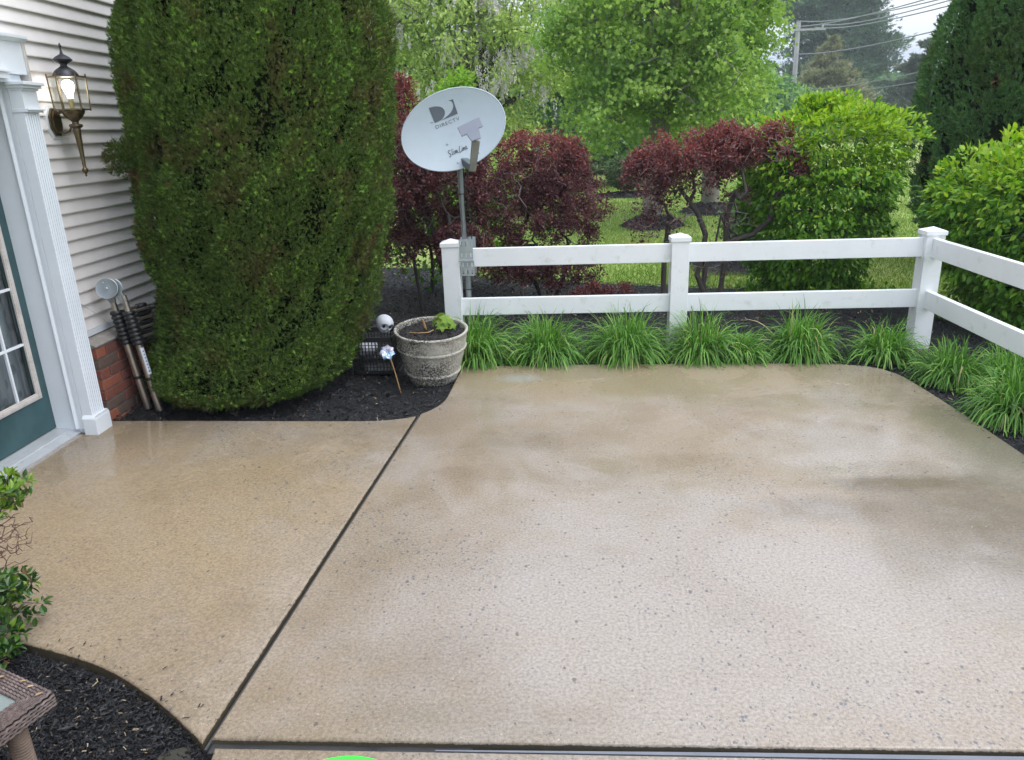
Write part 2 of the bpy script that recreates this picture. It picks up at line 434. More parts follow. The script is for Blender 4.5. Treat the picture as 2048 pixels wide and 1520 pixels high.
MT['arm'] = simple('grey_arm_metal', (.24, .25, .23), .45, .4, .1, 60, .15)
MT['soil'] = simple('dark_wet_soil', (.016, .014, .013), .85, 0, 1.0, 60, .4)
MT['green_plastic'] = simple('bright_green_plastic', (.03, .62, .03), .3, 0, 0, 30, .03)
MT['bamboo'] = simple('bamboo_stick', (.36, .22, .09), .5, 0, .2, 60, .25)
MT['joint'] = simple('joint_filler', (.035, .035, .036), .35, 0, .2, 60, .3)
MT['joint_blue'] = simple('wet_grey_sealant', (.13, .14, .165), .22, 0, .02, 60, .12)
MT['wicker'] = simple('wicker_strand', (.082, .057, .052), .5, 0, .4, 130, .4, ((.20, .15, .14), 60, .5, .75))
MT['wicker_leg'] = simple('wicker_leg_strand', (.16, .115, .09), .5, 0, .4, 130, .35)
MT['white_cable'] = simple('white_cable', (.55, .53, .50), .5)
MT['curb'] = simple('mossy_concrete_edge', (.055, .048, .032), .75, 0, .8, 90, .35)

def mulch_mat(name='dark_mulch', litter=.35):
    s = NT(name); pos = s.n('ShaderNodeNewGeometry').outputs['Position']
    isl = s.n('ShaderNodeNewGeometry').outputs['Random Per Island']
    col = s.ramp(isl, [(0, (.005, .0055, .007)), (.5, (.010, .0105, .013)), (.85, (.018, .018, .022)), (.975, (.035, .032, .030)), (.988, (.20, .15, .10)), (1, (.38, .31, .22))])
    s.bsdf(Base_Color=col, Roughness=.5, Specular_IOR_Level=.3); return s.m
MT['mulch'] = mulch_mat()
def mulch_ground():
    s = NT('mulch_base'); c = s.n('ShaderNodeNewGeometry').outputs['Position']
    n1 = s.noise(c, 60, 5, .7); n2 = s.noise(c, 5, 3, .6)
    col = s.ramp(n1, [(.3, (.004, .0045, .006)), (.62, (.012, .012, .014)), (.8, (.04, .033, .026))])
    s.bsdf(Base_Color=col, Roughness=.8, Normal=s.bump(n1, 1.0, .02)); return s.m
MT['mulch_base'] = mulch_ground()
def lawn_mat():
    s = NT('lawn_ground'); c = s.n('ShaderNodeNewGeometry').outputs['Position']
    a = s.noise(c, .35, 5, .6, .3); b = s.noise(c, 22, 5, .7); d = s.noise(c, 1.6, 4, .6)
    col = s.ramp(a, [(.3, (.17, .25, .055)), (.5, (.23, .31, .08)), (.7, (.33, .37, .13))])
    col = s.mix(s.math('MULTIPLY', s.ramp(d, [(.5, 0), (.72, 1)]), .6), col, (.24, .22, .10))
    col = s.mix(1.0, col, s.ramp(b, [(.3, .6), (.7, 1.25)]), 'MULTIPLY')
    s.bsdf(Base_Color=col, Roughness=.85, Specular_IOR_Level=.15, Normal=s.bump(b, .8, .03)); return s.m
MT['lawn'] = lawn_mat()
MT['blade'] = leaf_mat('grass_blades', [(0, (0.108, 0.228, 0.036)), (.6, (0.204, 0.336, 0.060)), (.93, (0.336, 0.396, 0.120)), (1, (0.480, 0.432, 0.216))], .35, .6, .1, (.5, (.28, .29, .09), .5, .75))
MT['tuft'] = leaf_mat('ornamental_grass_blades', [(0, (.060, .165, .030)), (.45, (.115, .275, .042)), (.85, (.195, .385, .070)), (.965, (.28, .46, .12)), (.985, (.42, .36, .18)), (1, (.46, .38, .22))], .36, .48, .35)
MT['juniper'] = leaf_mat('juniper_sprays', [(0, (.036, .082, .022)), (.5, (.082, .148, .032)), (.85, (.145, .215, .045)), (1, (.215, .275, .068))], .24, .65, .12, (3.0, (.125, .118, .042), .50, .66))
MT['juniper_new'] = leaf_mat('juniper_new_growth', [(0, (0.152, 0.317, 0.041)), (1, (0.248, 0.428, 0.069))], .25, .6, .12)
MT['juniper_dead'] = leaf_mat('juniper_dead_sprays', [(0, (.10, .055, .028)), (1, (.22, .13, .07))], .1, .7, .1, None, (1, .8, .6))
MT['juniper_core'] = simple('juniper_dark_core', (.006, .009, .004), 1.0, 0, .6, 60, .4, None, 0)  # near-black so the shade between the sprays is in the colour
MT['thuja'] = leaf_mat('arborvitae_sprays', [(0, (0.043, 0.128, 0.046)), (.5, (0.088, 0.203, 0.061)), (.9, (0.149, 0.270, 0.078)), (1, (0.203, 0.324, 0.095))], .2, .6, .2, (1.2, (.09, .14, .04), .5, .7))
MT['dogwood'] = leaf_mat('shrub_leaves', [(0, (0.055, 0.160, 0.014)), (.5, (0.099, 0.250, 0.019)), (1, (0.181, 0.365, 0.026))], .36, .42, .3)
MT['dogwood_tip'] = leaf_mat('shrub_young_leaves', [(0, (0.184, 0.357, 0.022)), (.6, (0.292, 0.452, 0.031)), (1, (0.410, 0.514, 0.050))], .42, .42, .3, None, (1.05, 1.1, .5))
MT['barberry'] = leaf_mat('dark_red_barberry_leaves', [(0, (0.069, 0.031, 0.038)), (.5, (0.121, 0.047, 0.052)), (.85, (0.185, 0.069, 0.069)), (1, (0.269, 0.146, 0.134))], .28, .5, .3, None, (1.15, .65, .65))
MT['barberry_tip'] = leaf_mat('red_barberry_tips', [(0, (.175, .054, .054)), (1, (.30, .098, .082))], .32, .5, .3, None, (1.15, .65, .55))
MT['maple'] = leaf_mat('fresh_maple_leaves', [(0, (.12, .24, .05)), (.25, (.22, .37, .075)), (.6, (.33, .49, .10)), (1, (.46, .60, .17))], .45, .5, .25, (1.1, (.20, .36, .08), .5, .64), (1, 1.08, .65))
MT['willow'] = leaf_mat('yellow_green_leaves', [(0, (0.291, 0.411, 0.121)), (.5, (0.423, 0.556, 0.158)), (1, (0.556, 0.665, 0.230))], .45, .55, .2, None, (1, 1.05, .7))
MT['wisteria'] = leaf_mat('pale_wisteria_flowers', [(0, (.62, .56, .63)), (.6, (.78, .74, .78)), (1, (.80, .74, .64))], .3, .6, .2, None, (1, 1, 1))
MT['darktree'] = leaf_mat('dark_tree_leaves', [(0, (0.084, 0.174, 0.090)), (.5, (0.134, 0.246, 0.112)), (1, (0.190, 0.325, 0.146))], .3, .55, .2)
MT['midtree'] = leaf_mat('mid_green_leaves', [(0, (0.146, 0.269, 0.084)), (.5, (0.224, 0.370, 0.112)), (1, (0.314, 0.470, 0.146))], .4, .55, .2, None, (1, 1.08, .65))
MT['bright'] = leaf_mat('bright_bush_leaves', [(0, (0.134, 0.280, 0.028)), (.5, (0.224, 0.403, 0.034)), (1, (0.336, 0.504, 0.056))], .45, .5, .2)
MT['pine'] = leaf_mat('blue_green_pine_needles', [(0, (.050, .100, .062)), (.5, (.080, .145, .082)), (1, (.125, .20, .11))], .15, .6, .15)
MT['brownfir'] = leaf_mat('olive_brown_needles', [(0, (.19, .21, .11)), (.5, (.25, .26, .14)), (1, (.32, .31, .18))], .15, .6, .15)
MT['spruce'] = leaf_mat('grey_green_spruce_needles', [(0, (.060, .095, .070)), (.5, (.085, .125, .082)), (.9, (.125, .16, .10)), (1, (.26, .17, .11))], .12, .6, .15)
MT['box'] = leaf_mat('boxwood_leaves', [(0, (.07, .12, .055)), (1, (.17, .22, .12))], .25, .55, .2)
MT['holly'] = leaf_mat('glossy_shrub_leaves', [(0, (.018, .055, .012)), (.5, (.035, .10, .018)), (1, (.075, .16, .025))], .22, .28, .6)
MT['holly_tip'] = leaf_mat('glossy_young_leaves', [(0, (.13, .25, .025)), (1, (.24, .36, .045))], .35, .3, .5)
MT['dead_leaf'] = leaf_mat('dry_leaves', [(0, (.28, .17, .09)), (1, (.50, .38, .24))], .2, .7, .1, None, (1, .8, .6))

# ================================================================== SETTING
def sheet(name, pts, z, mat, kind='structure', sub=0):
    b = bmesh.new(); b.faces.new([b.verts.new((x, y, z)) for x, y in pts]); me = bpy.data.meshes.new(name); b.to_mesh(me); b.free()
    return tag(link(name, me, mat), kind=kind)
# lawn with a very gentle unevenness
def lawn():
    xs = np.concatenate([np.linspace(-420, -40, 12), np.linspace(-36, 36, 73), np.linspace(40, 420, 12)])
    ys = np.concatenate([np.linspace(-60, 0, 7), np.linspace(1, 60, 60), np.linspace(66, 500, 14)])
    X, Y = np.meshgrid(xs, ys); P = np.stack([X.ravel(), Y.ravel(), 0 * X.ravel()], 1)
    P[:, 2] = -.10 + .03 * wob(P, .25, 1) * (np.abs(P[:, 1] - 20) < 30)
    n, m = len(ys), len(xs); I = np.arange(n * m).reshape(n, m)
    F = np.stack([I[:-1, :-1].ravel(), I[:-1, 1:].ravel(), I[1:, 1:].ravel(), I[1:, :-1].ravel()], 1)
    return tag(link('lawn', np_mesh('lawn', P, F, smooth=True), MT['lawn']), kind='structure')
lawn()
def lawn_z(x, y): 
    P = np.stack([x, y, 0 * x], 1); return -.10 + .03 * wob(P, .25, 1)

FAR_BED = [(-2.84, 4.02), (-2.84, 9.5), (-1.6, 9.3), (-.7, 8.5), (.5, 8.1), (1.5, 7.75), (2.3, 7.62), (3.0, 7.5), (3.55, 7.0), (3.9, 6.2), (4.1, 5.0), (4.1, .5), (2.3, .5), (2.24, 3.4), (2.2, 4.9), (1.6, 5.04), (-.6, 5.04), (-.7, 4.3), (-1.0, 4.02)]
sheet('mulch_bed_ground', FAR_BED, -.03, MT['mulch_base'])
NEAR_BED = [(-2.86, 2.4), (-1.9, 2.10), (-1.7, 2.05), (-1.45, 1.95), (-1.2, 1.82), (-1.0, 1.66), (-.93, 1.5), (-.90, 1.2), (-.9, -1.0), (-2.86, -1.0)]
sheet('mulch_corner_ground', NEAR_BED, -.042, MT['mulch_base'])

def smooth_poly(pts, fixed=()):
    return pts
def catmull(pts, n=8):
    out = []; P = [Vector((*p, 0)) for p in pts]; m = len(P)
    for i in range(m - 1):
        a, b, c, d = P[max(i - 1, 0)], P[i], P[i + 1], P[min(i + 2, m - 1)]
        for k in range(n):
            t = k / n
            q = .5 * ((2 * b) + (c - a) * t + (2 * a - 5 * b + 4 * c - d) * t * t + (3 * b - a - 3 * c + d) * t ** 3)
            out.append((q.x, q.y))
    out.append((P[-1].x, P[-1].y)); return out
def slab(name, pts, z0, z1, mat, bev=.010, label=None):
    b = bmesh.new(); vs = [b.verts.new((x, y, z1)) for x, y in pts]; f = b.faces.new(vs)
    r = bmesh.ops.extrude_face_region(b, geom=[f]); top = [v for v in r['geom'] if isinstance(v, bmesh.types.BMVert)]
    for v in vs: v.co.z = z0
    bmesh.ops.recalc_face_normals(b, faces=b.faces)
    edges = [e for e in b.edges if all(v.co.z > z1 - 1e-4 for v in e.verts)]
    bmesh.ops.bevel(b, geom=edges, offset=bev, segments=3, affect='EDGES', profile=.5)
    me = bpy.data.meshes.new(name); b.to_mesh(me); b.free()
    me.polygons.foreach_set('use_smooth', [True] * len(me.polygons))
    try: me.set_sharp_from_angle(angle=R(50))
    except Exception: pass
    return tag(link(name, me, mat), kind='structure', label=label)
jw = .011
main_pts = [(-1.000 + jw, 1.632), (2.30, 1.640)] + [(2.31, 2.4)] + catmull([(2.29, 3.2), (2.275, 3.9), (2.25, 4.5), (2.20, 4.82), (2.02, 4.99), (1.5, 5.055), (.6, 5.085), (-.2, 5.095), (-.684, 5.09)], 5) + catmull([(-.690, 4.93), (-.700, 4.62), (-.715, 4.38), (-.765, 4.24), (-.838 + jw, 4.152)], 5)
slab('patio_slab', main_pts, -.11, 0.0, MT['patio'])
left_pts = catmull([(-.838 - jw, 4.128), (-.95, 4.085), (-1.11, 4.058), (-1.53, 4.066), (-2.2, 4.09), (-2.80, 4.10)], 4) + [(-2.80, 2.1)] + catmull([(-2.78, 2.06), (-2.3, 2.09), (-1.95, 2.065), (-1.775, 2.022), (-1.49, 1.927), (-1.254, 1.796), (-1.088, 1.678), (-1.000 - jw, 1.617)], 5)
slab('patio_slab', left_pts, -.11, -.003, MT['patio'])
front_pts = [(2.30, 1.604), (-.97, 1.604)] + catmull([(-.965, 1.58), (-.945, 1.45), (-.93, 1.25), (-.93, .9), (-.93, -1.2)], 4) + [(2.3, -1.2)]
slab('patio_slab', front_pts, -.11, -.004, MT['patio'])
b = B(); b.tube([(-.996, 1.60, -.016), (-.835, 4.14, -.016)], .0055, 6); b.obj('joint_filler', MT['joint']).__setitem__('kind', 'structure')
b = B(); b.box((-.99, 1.598, -.06), (-.25, 1.640, -.022)); b.obj('joint_bottom', MT['joint']).__setitem__('kind', 'structure')
b = B(); b.prism([(-.35, 1.606), (2.3, 1.607), (2.3, 1.626), (.5, 1.619), (-.35, 1.610)], 'z', -.06, -.007); b.obj('joint_sealant', MT['joint_blue']).__setitem__('kind', 'structure')
sheet('joint_shadow_gap', [(-1.03, 1.5), (2.3, 1.5), (2.3, 1.7), (-.9, 1.7), (-.8, 4.1), (-.87, 4.1)], -.065, MT['joint'])

# mulch chips: real flakes
def inside(pts, P):
    pts = np.array(pts); x, y = P[:, 0], P[:, 1]; c = np.zeros(len(P), bool); j = len(pts) - 1
    for i in range(len(pts)):
        xi, yi = pts[i]; xj, yj = pts[j]
        c ^= ((yi > y) != (yj > y)) & (x < (xj - xi) * (y - yi) / (yj - yi + 1e-12) + xi); j = i
    return c
CHIP = (np.array([(-.5, -.09, 0), (.5, -.06, .02), (.42, .10, 0), (-.46, .12, .03), (-.02, .0, .12)]), np.array([(0, 1, 4), (1, 2, 4), (2, 3, 4), (3, 0, 4)]))
def chips(name, pts, n, z, size, label, avoid=None, height=.02):
    P = np.array(pts); lo, hi = P.min(0), P.max(0)
    Q = rng.uniform(lo, hi, (int(n * 2.2), 2)); m = inside(pts, Q)
    if avoid: 
        for a in avoid: m &= ~inside(a, Q)
    Q = Q[m][:n]
    zz = z + height * rng.random(len(Q)) ** 1.3
    P3 = np.column_stack([Q, zz])
    d = rng.normal(size=(len(Q), 3)); d[:, 2] *= .22; nn = rng.normal(size=(len(Q), 3)) * .42; nn[:, 2] += 1
    S = rng.lognormal(math.log(size), .45, len(Q)); S3 = np.stack([S, S * rng.uniform(.8, 1.9, len(Q)), S], 1)
    o = foliage(name, CHIP, P3, frames(np.cross(d, nn), nn), S3, MT['mulch'], None)
    return tag(o, label, 'mulch', kind='stuff')
slabs_near = [main_pts, left_pts, front_pts]
chips('mulch_chips', [(-2.8, 2.05), (-2.0, 2.05), (-1.75, 2.0), (-1.45, 1.90), (-1.2, 1.77), (-1.02, 1.62), (-.95, 1.5), (-.94, 1.1), (-1.9, 1.0), (-2.4, 1.6)], 46000, -.040, .0115, 'black shredded bark mulch beside the wicker table, scattered with tan scraps', slabs_near, .022)
chips('mulch_chips', [p for p in FAR_BED if True], 130000, -.024, .0155, 'black shredded bark mulch around the shrubs and the white fence', slabs_near, .030)
def edge_spill():
    r = np.random.default_rng(77); P = []
    runs = [([(-.70, 4.5), (-.72, 4.35), (-.84, 4.15), (-1.1, 4.05), (-1.6, 4.06), (-2.6, 4.09)], 60), ([(-.6, 5.08), (1.5, 5.04), (2.1, 4.92), (2.24, 4.6), (2.28, 3.9), (2.29, 3.0)], 130), ([(-1.8, 2.04), (-1.49, 1.94), (-1.25, 1.81), (-1.08, 1.69)], 60)]
    for pts, n in runs:
        pts = np.array(pts); k = r.integers(0, len(pts) - 1, n); t = r.random((n, 1)); P.append(pts[k] * (1 - t) + pts[k + 1] * t + r.normal(size=(n, 2)) * .045)
    P = np.concatenate(P); keep = np.zeros(len(P), bool)
    for a in slabs_near: keep |= inside(a, P)
    P = P[keep]; P = np.column_stack([P, np.full(len(P), .002)]); d = r.normal(size=(len(P), 3)); d[:, 2] = 0; nn = r.normal(size=(len(P), 3)) * .12; nn[:, 2] = 1
    o = foliage('mulch_chips', CHIP, P, frames(d, nn), r.lognormal(math.log(.010), .5, len(P)), MT['mulch'], None)
    tag(o, 'few loose mulch scraps spilled onto the patio edge', 'mulch', kind='stuff')
edge_spill()
# grass blades of the lawn, real near the beds, thinning out
def lawn_blades():
    n = 150000
    u = rng.random(n); y = 7.4 + 16 * u ** 1.5; x = -1.5 + (rng.random(n)) * (y * .72 + 1.5)
    Q = np.stack([x, y], 1); m = ~inside(FAR_BED, Q); x, y = x[m], y[m]
    for cx, cy, rr in ((1.68, 13.3, .55), (3.0, 15.1, .6), (1.75, 19.2, .8)):
        k = (x - cx) ** 2 + (y - cy) ** 2 > rr ** 2; x, y = x[k], y[k]
    z = lawn_z(x, y) - .003; P = np.stack([x, y, z], 1)
    D = rng.normal(size=(len(x), 3)) * .45; D[:, 2] = 1; N = rng.normal(size=(len(x), 3)); N[:, 2] = 0
    h = rng.uniform(.025, .060, len(x)) * (1 + .3 * wob(P, 1.5, 3)); wd = rng.uniform(.007, .013, len(x)) * (1 + (y - 7) * .08)
    T = (np.array([(-.5, 0, 0), (.5, 0, 0), (0, 1, 0.1)]), np.array([(0, 1, 2)]))
    o = foliage('lawn_grass', T, P, frames(D, N), np.stack([wd, h, h], 1), MT['blade'], None)
    tag(o, 'short mown grass of the back lawn with yellowish patches', 'grass', kind='stuff')
lawn_blades()
# mulch rings round the lawn trees
def mound(cx, cy, r, h, label):
    n = 26; V = []; F = []
    rings = [(1.0, 0), (.8, .35), (.55, .75), (.25, 1.0), (.0, 1.02)]
    for k, (f, z) in enumerate(rings):
        for i in range(n):
            a = 2 * math.pi * i / n; rr = r * f * (1 + .07 * math.sin(3 * a + 1) + .04 * math.sin(7 * a))
            V.append((cx + rr * math.cos(a), cy + rr * math.sin(a), -.10 + h * z + .02 * math.sin(5 * a + k)))
    for k in range(len(rings) - 1):
        for i in range(n): F.append((k * n + i, k * n + (i + 1) % n, (k + 1) * n + (i + 1) % n, (k + 1) * n + i))
    o = link('mulch_mound', np_mesh('mulch_mound', V, F, smooth=True), MT['mulch_base']); tag(o, kind='structure')
    m = int(5200 * r * r); a = rng.uniform(0, 6.28, m); q = np.sqrt(rng.random(m)) * r
    z = -.10 + h * np.interp(q / r, [0, .25, .55, .8, 1], [1.02, 1, .75, .35, 0]) + .012
    P = np.stack([cx + q * np.cos(a), cy + q * np.sin(a), z], 1); d = rng.normal(size=(m, 3)); d[:, 2] *= .3; nn = rng.normal(size=(m, 3)) * .4; nn[:, 2] += 1
    c = foliage('mulch_chips', CHIP, P, frames(d, nn), rng.lognormal(math.log(.035), .4, m), MT['mulch'], None)
    tag(c, label, 'mulch', kind='stuff')
mound(1.66, 13.35, .56, .20, 'bark mulch heaped round the nearer maple trunk on the lawn')
mound(2.98, 15.1, .60, .22, 'bark mulch heaped round the farther maple trunk on the lawn')
mound(1.75, 19.3, .9, .10, 'bark mulch under the round clipped bush on the lawn')
mound(2.25, 9.3, .7, .12, 'bark mulch under the wispy bush behind the red shrub')

# ================================================================== HOUSE
house = empty('house', (-2.81, 4.0, 0), 'pale vinyl sided house wall with brick base and white door surround', 'house')
XW = -2.81
def board(y0, y1, z, h=.0755, cls='siding_board'):
    b = B(); b.prism([(XW + .017, z), (XW + .0175, z + .006), (XW + .001, z + h + .004), (XW - .008, z + h + .004), (XW - .008, z + .002), (XW + .004, z + .004)], 'y', y0, y1)
    return b
k = 0; z = .540
board_cache = {}
while z < 2.62:
    y0 = 4.012 if z < 2.09 else -.5
    key = (y0,)
    if key not in board_cache:
        b = board(y0, 9.0, 0.0); o = b.obj('siding_board', MT['siding'], None); o.data.transform(Matrix.Translation(-house.location)); o.parent = house
        board_cache[key] = o.data; o.location = (0, 0, z)
    else:
        o = link('siding_board', board_cache[key], (), house); o.location = (0, 0, z)
    z += .0755
b = B()
while z < 5.4:
    b.prism([(XW + .015, z), (XW + .003, z + .0745), (XW - .008, z + .0745), (XW - .008, z)], 'y', -3.0, 9.0); z += .0755
o = b.obj('upper_siding', MT['siding'], house); o['kind'] = 'stuff'
b = B()
for i in range(29):
    zz = .54 + i * .0755
    b.prism([(XW + .015, zz), (XW + .003, zz + .0745), (XW - .008, zz + .0745), (XW - .008, zz)], 'y', -3.0, 2.72)
o = b.obj('near_siding', MT['siding'], house); o['kind'] = 'stuff'
B().box((-3.1, -3.0, -.1), (XW - .012, 2.85, 5.4)).box((-3.1, 4.012, -.1), (XW - .012, 9.0, 5.4)).box((-3.1, 2.85, 2.12), (XW - .012, 4.012, 5.4)).obj('wall', MT['siding'], house)
B().box((-9.0, -3.0, 5.4), (-2.62, 9.3, 5.55)).obj('roof', MT['bronze'], house)
B().box((-9.0, 8.9, -.1), (-3.1, 9.0, 5.4)).obj('end_wall', MT['siding'], house)
B().box((XW - .006, 4.012, .505), (XW + .024, 9.0, .538)).obj('starter_strip', MT['trim'], house)
b = B(); b.prism([(-2.712, .462), (XW + .0, .505), (XW - .01, .505), (XW - .01, .455), (-2.712, .455)], 'y', 4.10, 9.0); b.obj('brick_ledge_mortar', MT['mortar'], house)
# bricks
B().box((XW - .02, 4.112, -.1), (-2.726, 9.0, .455)).obj('mortar', MT['mortar'], house)
brick_me = {}
def brick(x0, y0, z0, dx, dy, dz, mi):
    key = (round(dx, 3), round(dy, 3), mi)
    if key not in brick_me:
        b = B(); b.box((0, 0, 0), (dx, dy, dz)); me = bpy.data.meshes.new('brick')
        bmesh.ops.recalc_face_normals(b.b, faces=b.b.faces)
        bmesh.ops.bevel(b.b, geom=b.b.edges[:], offset=.003, segments=1, affect='EDGES'); b.b.to_mesh(me); b.b.free(); me.materials.append(MT['brick%d' % mi]); brick_me[key] = me
    o = bpy.data.objects.new('brick', brick_me[key]); COL.objects.link(o); o.parent = house
    o.location = (x0 - house.location.x, y0 - house.location.y, z0); return o
ch, bh = .0655, .0565
fm = [2, 1, 2, 3, 0, 1, 0]
for c in range(8):
    zb = -.008 - .0655 + c * ch
    y = 4.104 if c % 2 else 4.104
    first = .092 if c % 2 else .194
    col0 = [0, 0, 1, 2, 0, 2, 1, 0][c]
    brick(-2.716 - .094 + rng.uniform(-.001, .001), y, zb, .094, first, bh, col0)
    y += first + .010
    while y < 5.6:
        brick(-2.716 - .094 + rng.uniform(-.002, .002), y, zb, .094, .194, bh, int(rng.integers(1, 4))); y += .204
b = B()
for c in range(8):
    y = 5.62
    while y < 8.9: b.box((-2.80, y, -.0735 + c * ch), (-2.717, min(y + .194, 8.99), -.0735 + c * ch + bh)); y += .204
o = b.obj('far_bricks', MT['brick3'], house); o['kind'] = 'stuff'
B().box((-2.806, -3.0, -.1), (-2.72, 2.72, .535)).obj('near_foundation', MT['brick3'], house)
# door recess: jambs
B().box((-2.97, 3.902, .0), (-2.735, 4.000, 1.94)).obj('door_jamb', MT['trim'], house, bevel=.002)
B().box((-2.97, 2.88, .0), (-2.722, 2.974, 1.94)).obj('door_jamb', MT['trim'], house, bevel=.002)
B().box((-2.97, 2.974, 1.90), (-2.722, 3.906, 2.1)).obj('door_head_jamb', MT['trim'], house, bevel=.002)
b = B(); b.box((-2.806, 3.893, .03), (-2.738, 3.903, 1.90)); b.prism([(-2.800, 3.8935), (-2.797, 3.884), (-2.789, 3.880), (-2.781, 3.884), (-2.777, 3.8935)], 'z', .03, 1.90); b.prism([(-2.768, 3.8935), (-2.764, 3.887), (-2.742, 3.885), (-2.739, 3.8935)], 'z', .03, 1.90); b.obj('brick_mould', MT['trim'], house)
b = B(); b.box((-2.806, 2.974, .03), (-2.738, 2.984, 1.90)); b.obj('brick_mould', MT['trim'], house)
# header
b = B(); b.box((-2.82, 2.78, 1.942), (-2.715, 4.030, 2.10)); b.obj('frieze', MT['trim'], house, bevel=.002)
b = B(); b.prism([(-2.82, 2.096), (-2.712, 2.096), (-2.690, 2.112), (-2.690, 2.128), (-2.82, 2.128)], 'y', 2.75, 4.058); b.obj('crown_moulding', MT['trim'], house, bevel=.002)
b = B(); b.box((-2.82, 4.030, 1.905), (-2.705, 4.046, 2.099)); b.obj('header_end_moulding', MT['trim_warm'], house, bevel=.002)
b = B(); b.box((-2.725, 2.9, 1.915), (-2.700, 3.87, 1.945)); b.box((-2.725, 2.9, 1.945), (-2.690, 3.885, 1.957)); b.obj('architrave_moulding', MT['trim'], house, bevel=.002)
def pilaster(y0, y1):
    p = y1 - y0; xf = -2.668
    b = B(); b.box((-2.736, y0, .11), (xf - .010, y1, 1.77)); b.obj('pilaster_shaft', MT['trim'], house)
    n = 6; fw = (p - .012) / n; y0f = y0 + .006
    for i in range(n):
        ya = y0f + i * fw
        bb = B(); bb.prism([(xf - .0102, ya + .0004), (xf - .002, ya + .0012), (xf + .001, ya + fw * .26), (xf - .002, ya + fw * .48), (xf - .0102, ya + fw * .54)], 'z', .115, 1.755)
        bb.obj('pilaster_reed', MT['trim'], house)
    b = B(); b.box((-2.736, y0 - .014, -.004), (xf + .012, y1 + .014, .095)); b.obj('pilaster_plinth', MT['trim'], house, bevel=.003)
    b = B()
    b.prism([(y0 - .014, .095), (y1 + .014, .095), (y1 + .002, .114), (y0 - .002, .114)], 'x', -2.736, xf + .010); b.obj('plinth_moulding', MT['trim'], house)
    b = B(); b.box((-2.736, y0 - .004, 1.757), (xf + .012, y1 + .008, 1.766)); b.box((-2.736, y0 - .002, 1.766), (xf + .020, y1 + .014, 1.775)); b.obj('pilaster_necking', MT['trim'], house, bevel=.002)
    b = B(); b.box((-2.736, y0, 1.775), (xf, y1, 1.865)); b.obj('pilaster_neck_block', MT['trim'], house)
    b = B(); b.box((-2.736, y0 - .004, 1.862), (xf + .010, y1 + .008, 1.872)); b.box((-2.736, y0 - .010, 1.872), (xf + .022, y1 + .018, 1.886)); b.box((-2.736, y0 - .018, 1.886), (xf + .034, y1 + .030, 1.903)); b.obj('pilaster_capital', MT['trim'], house, bevel=.003)
pilaster(3.885, 4.002)
pilaster(2.85, 2.967)
# threshold
b = B(); b.prism([(-2.955, .0), (-2.775, .0), (-2.775, .009), (-2.835, .021), (-2.838, .026), (-2.92, .034), (-2.955, .034)], 'y', 2.974, 3.906); b.obj('threshold', MT['alu'], house)
b = B(); b.box((-2.775, 2.95, -.003), (-2.745, 3.86, .004)); b.obj('threshold_caulk', MT['mortar'], house)
# door
XD = -2.92
doorp = empty('door', (XD - house.location.x, 3.4 - 4.0, .0)); doorp.parent = house
def dpart(b, name, mat, **k):
    me_o = b.obj(name, mat, None, **k); me_o.data.transform(Matrix.Translation((-XD, -3.4, 0))); me_o.parent = doorp; return me_o
GY0, GY1, GZ0, GZ1 = 3.045, 3.835, .245, 1.79
b = B(); b.box((XD - .04, 2.98, .04), (XD, GY0 + .02, 1.895)); b.box((XD - .04, GY1 - .02, .04), (XD, 3.900, 1.895)); b.box((XD - .04, GY0 + .02, .04), (XD, GY1 - .02, GZ0 + .02)); b.box((XD - .04, GY0 + .02, GZ1 - .02), (XD, GY1 - .02, 1.895)); dpart(b, 'door_leaf', MT['door'])
b = B(); t = .036
for (a, c, e, g) in ((GY0, GY0 + t, GZ0, GZ1), (GY1 - t, GY1, GZ0, GZ1)): b.box((XD - .002, a, e), (XD + .010, c, g)); b.box((XD - .002, a + .008, e + .008), (XD + .014, c - .008, g - .008))
for (e, g) in ((GZ0, GZ0 + t), (GZ1 - t, GZ1)): b.box((XD - .002, GY0 + t, e), (XD + .010, GY1 - t, g)); b.box((XD - .002, GY0 + t, e + .008), (XD + .014, GY1 - t, g - .008))
dpart(b, 'glazing_frame', MT['trim_warm'], bevel=.002)
sg = NT('door_glass'); sg.bsdf(Base_Color=(.75, .8, .82), Roughness=.03, Transmission_Weight=1.0, IOR=1.45)
ycols = [3.825 - .037 - .137 * i for i in range(0, 6)]
zrows = [.281, .565, .872, 1.18, 1.488, 1.755]
for i in range(1, 5): b = B(); b.box((XD - .010, 3.658 - .154 * (i - 1) - .006, GZ0 + t), (XD + .003, 3.658 - .154 * (i - 1) + .006, GZ1 - t)); dpart(b, 'muntin', MT['trim'])
for zz in zrows[1:-1]: b = B(); b.box((XD - .0105, GY0 + t, zz - .006), (XD + .0035, GY1 - t, zz + .006)); dpart(b, 'muntin', MT['trim'])
yy = [GY0 + t] + [3.658 - .154 * i for i in (3, 2, 1, 0)] + [GY1 - t]
for i in range(5):
    for j in range(5):
        b = B(); b.box((XD - .016, yy[i] + .001, zrows[j] + .001), (XD - .012, yy[i + 1] - .001, zrows[j + 1] - .001)); dpart(b, 'pane', sg.m)
s = NT('sheer_curtain'); c = s.coord()
pat = s.ramp(s.n('ShaderNodeTexVoronoi', {'Vector': s.n('ShaderNodeMapping', {'Vector': c, 'Scale': (1, 1, .6)}).outputs[0], 'Scale': 16.0}).outputs['Distance'], [(.22, 0), (.34, 1)])
s.bsdf(Base_Color=s.mix(pat, (.17, .19, .20), s.ramp(s.noise(c, 5, 3), [(.3, (.26, .285, .30)), (.7, (.40, .43, .45))])), Roughness=.9)
V = []; F = []
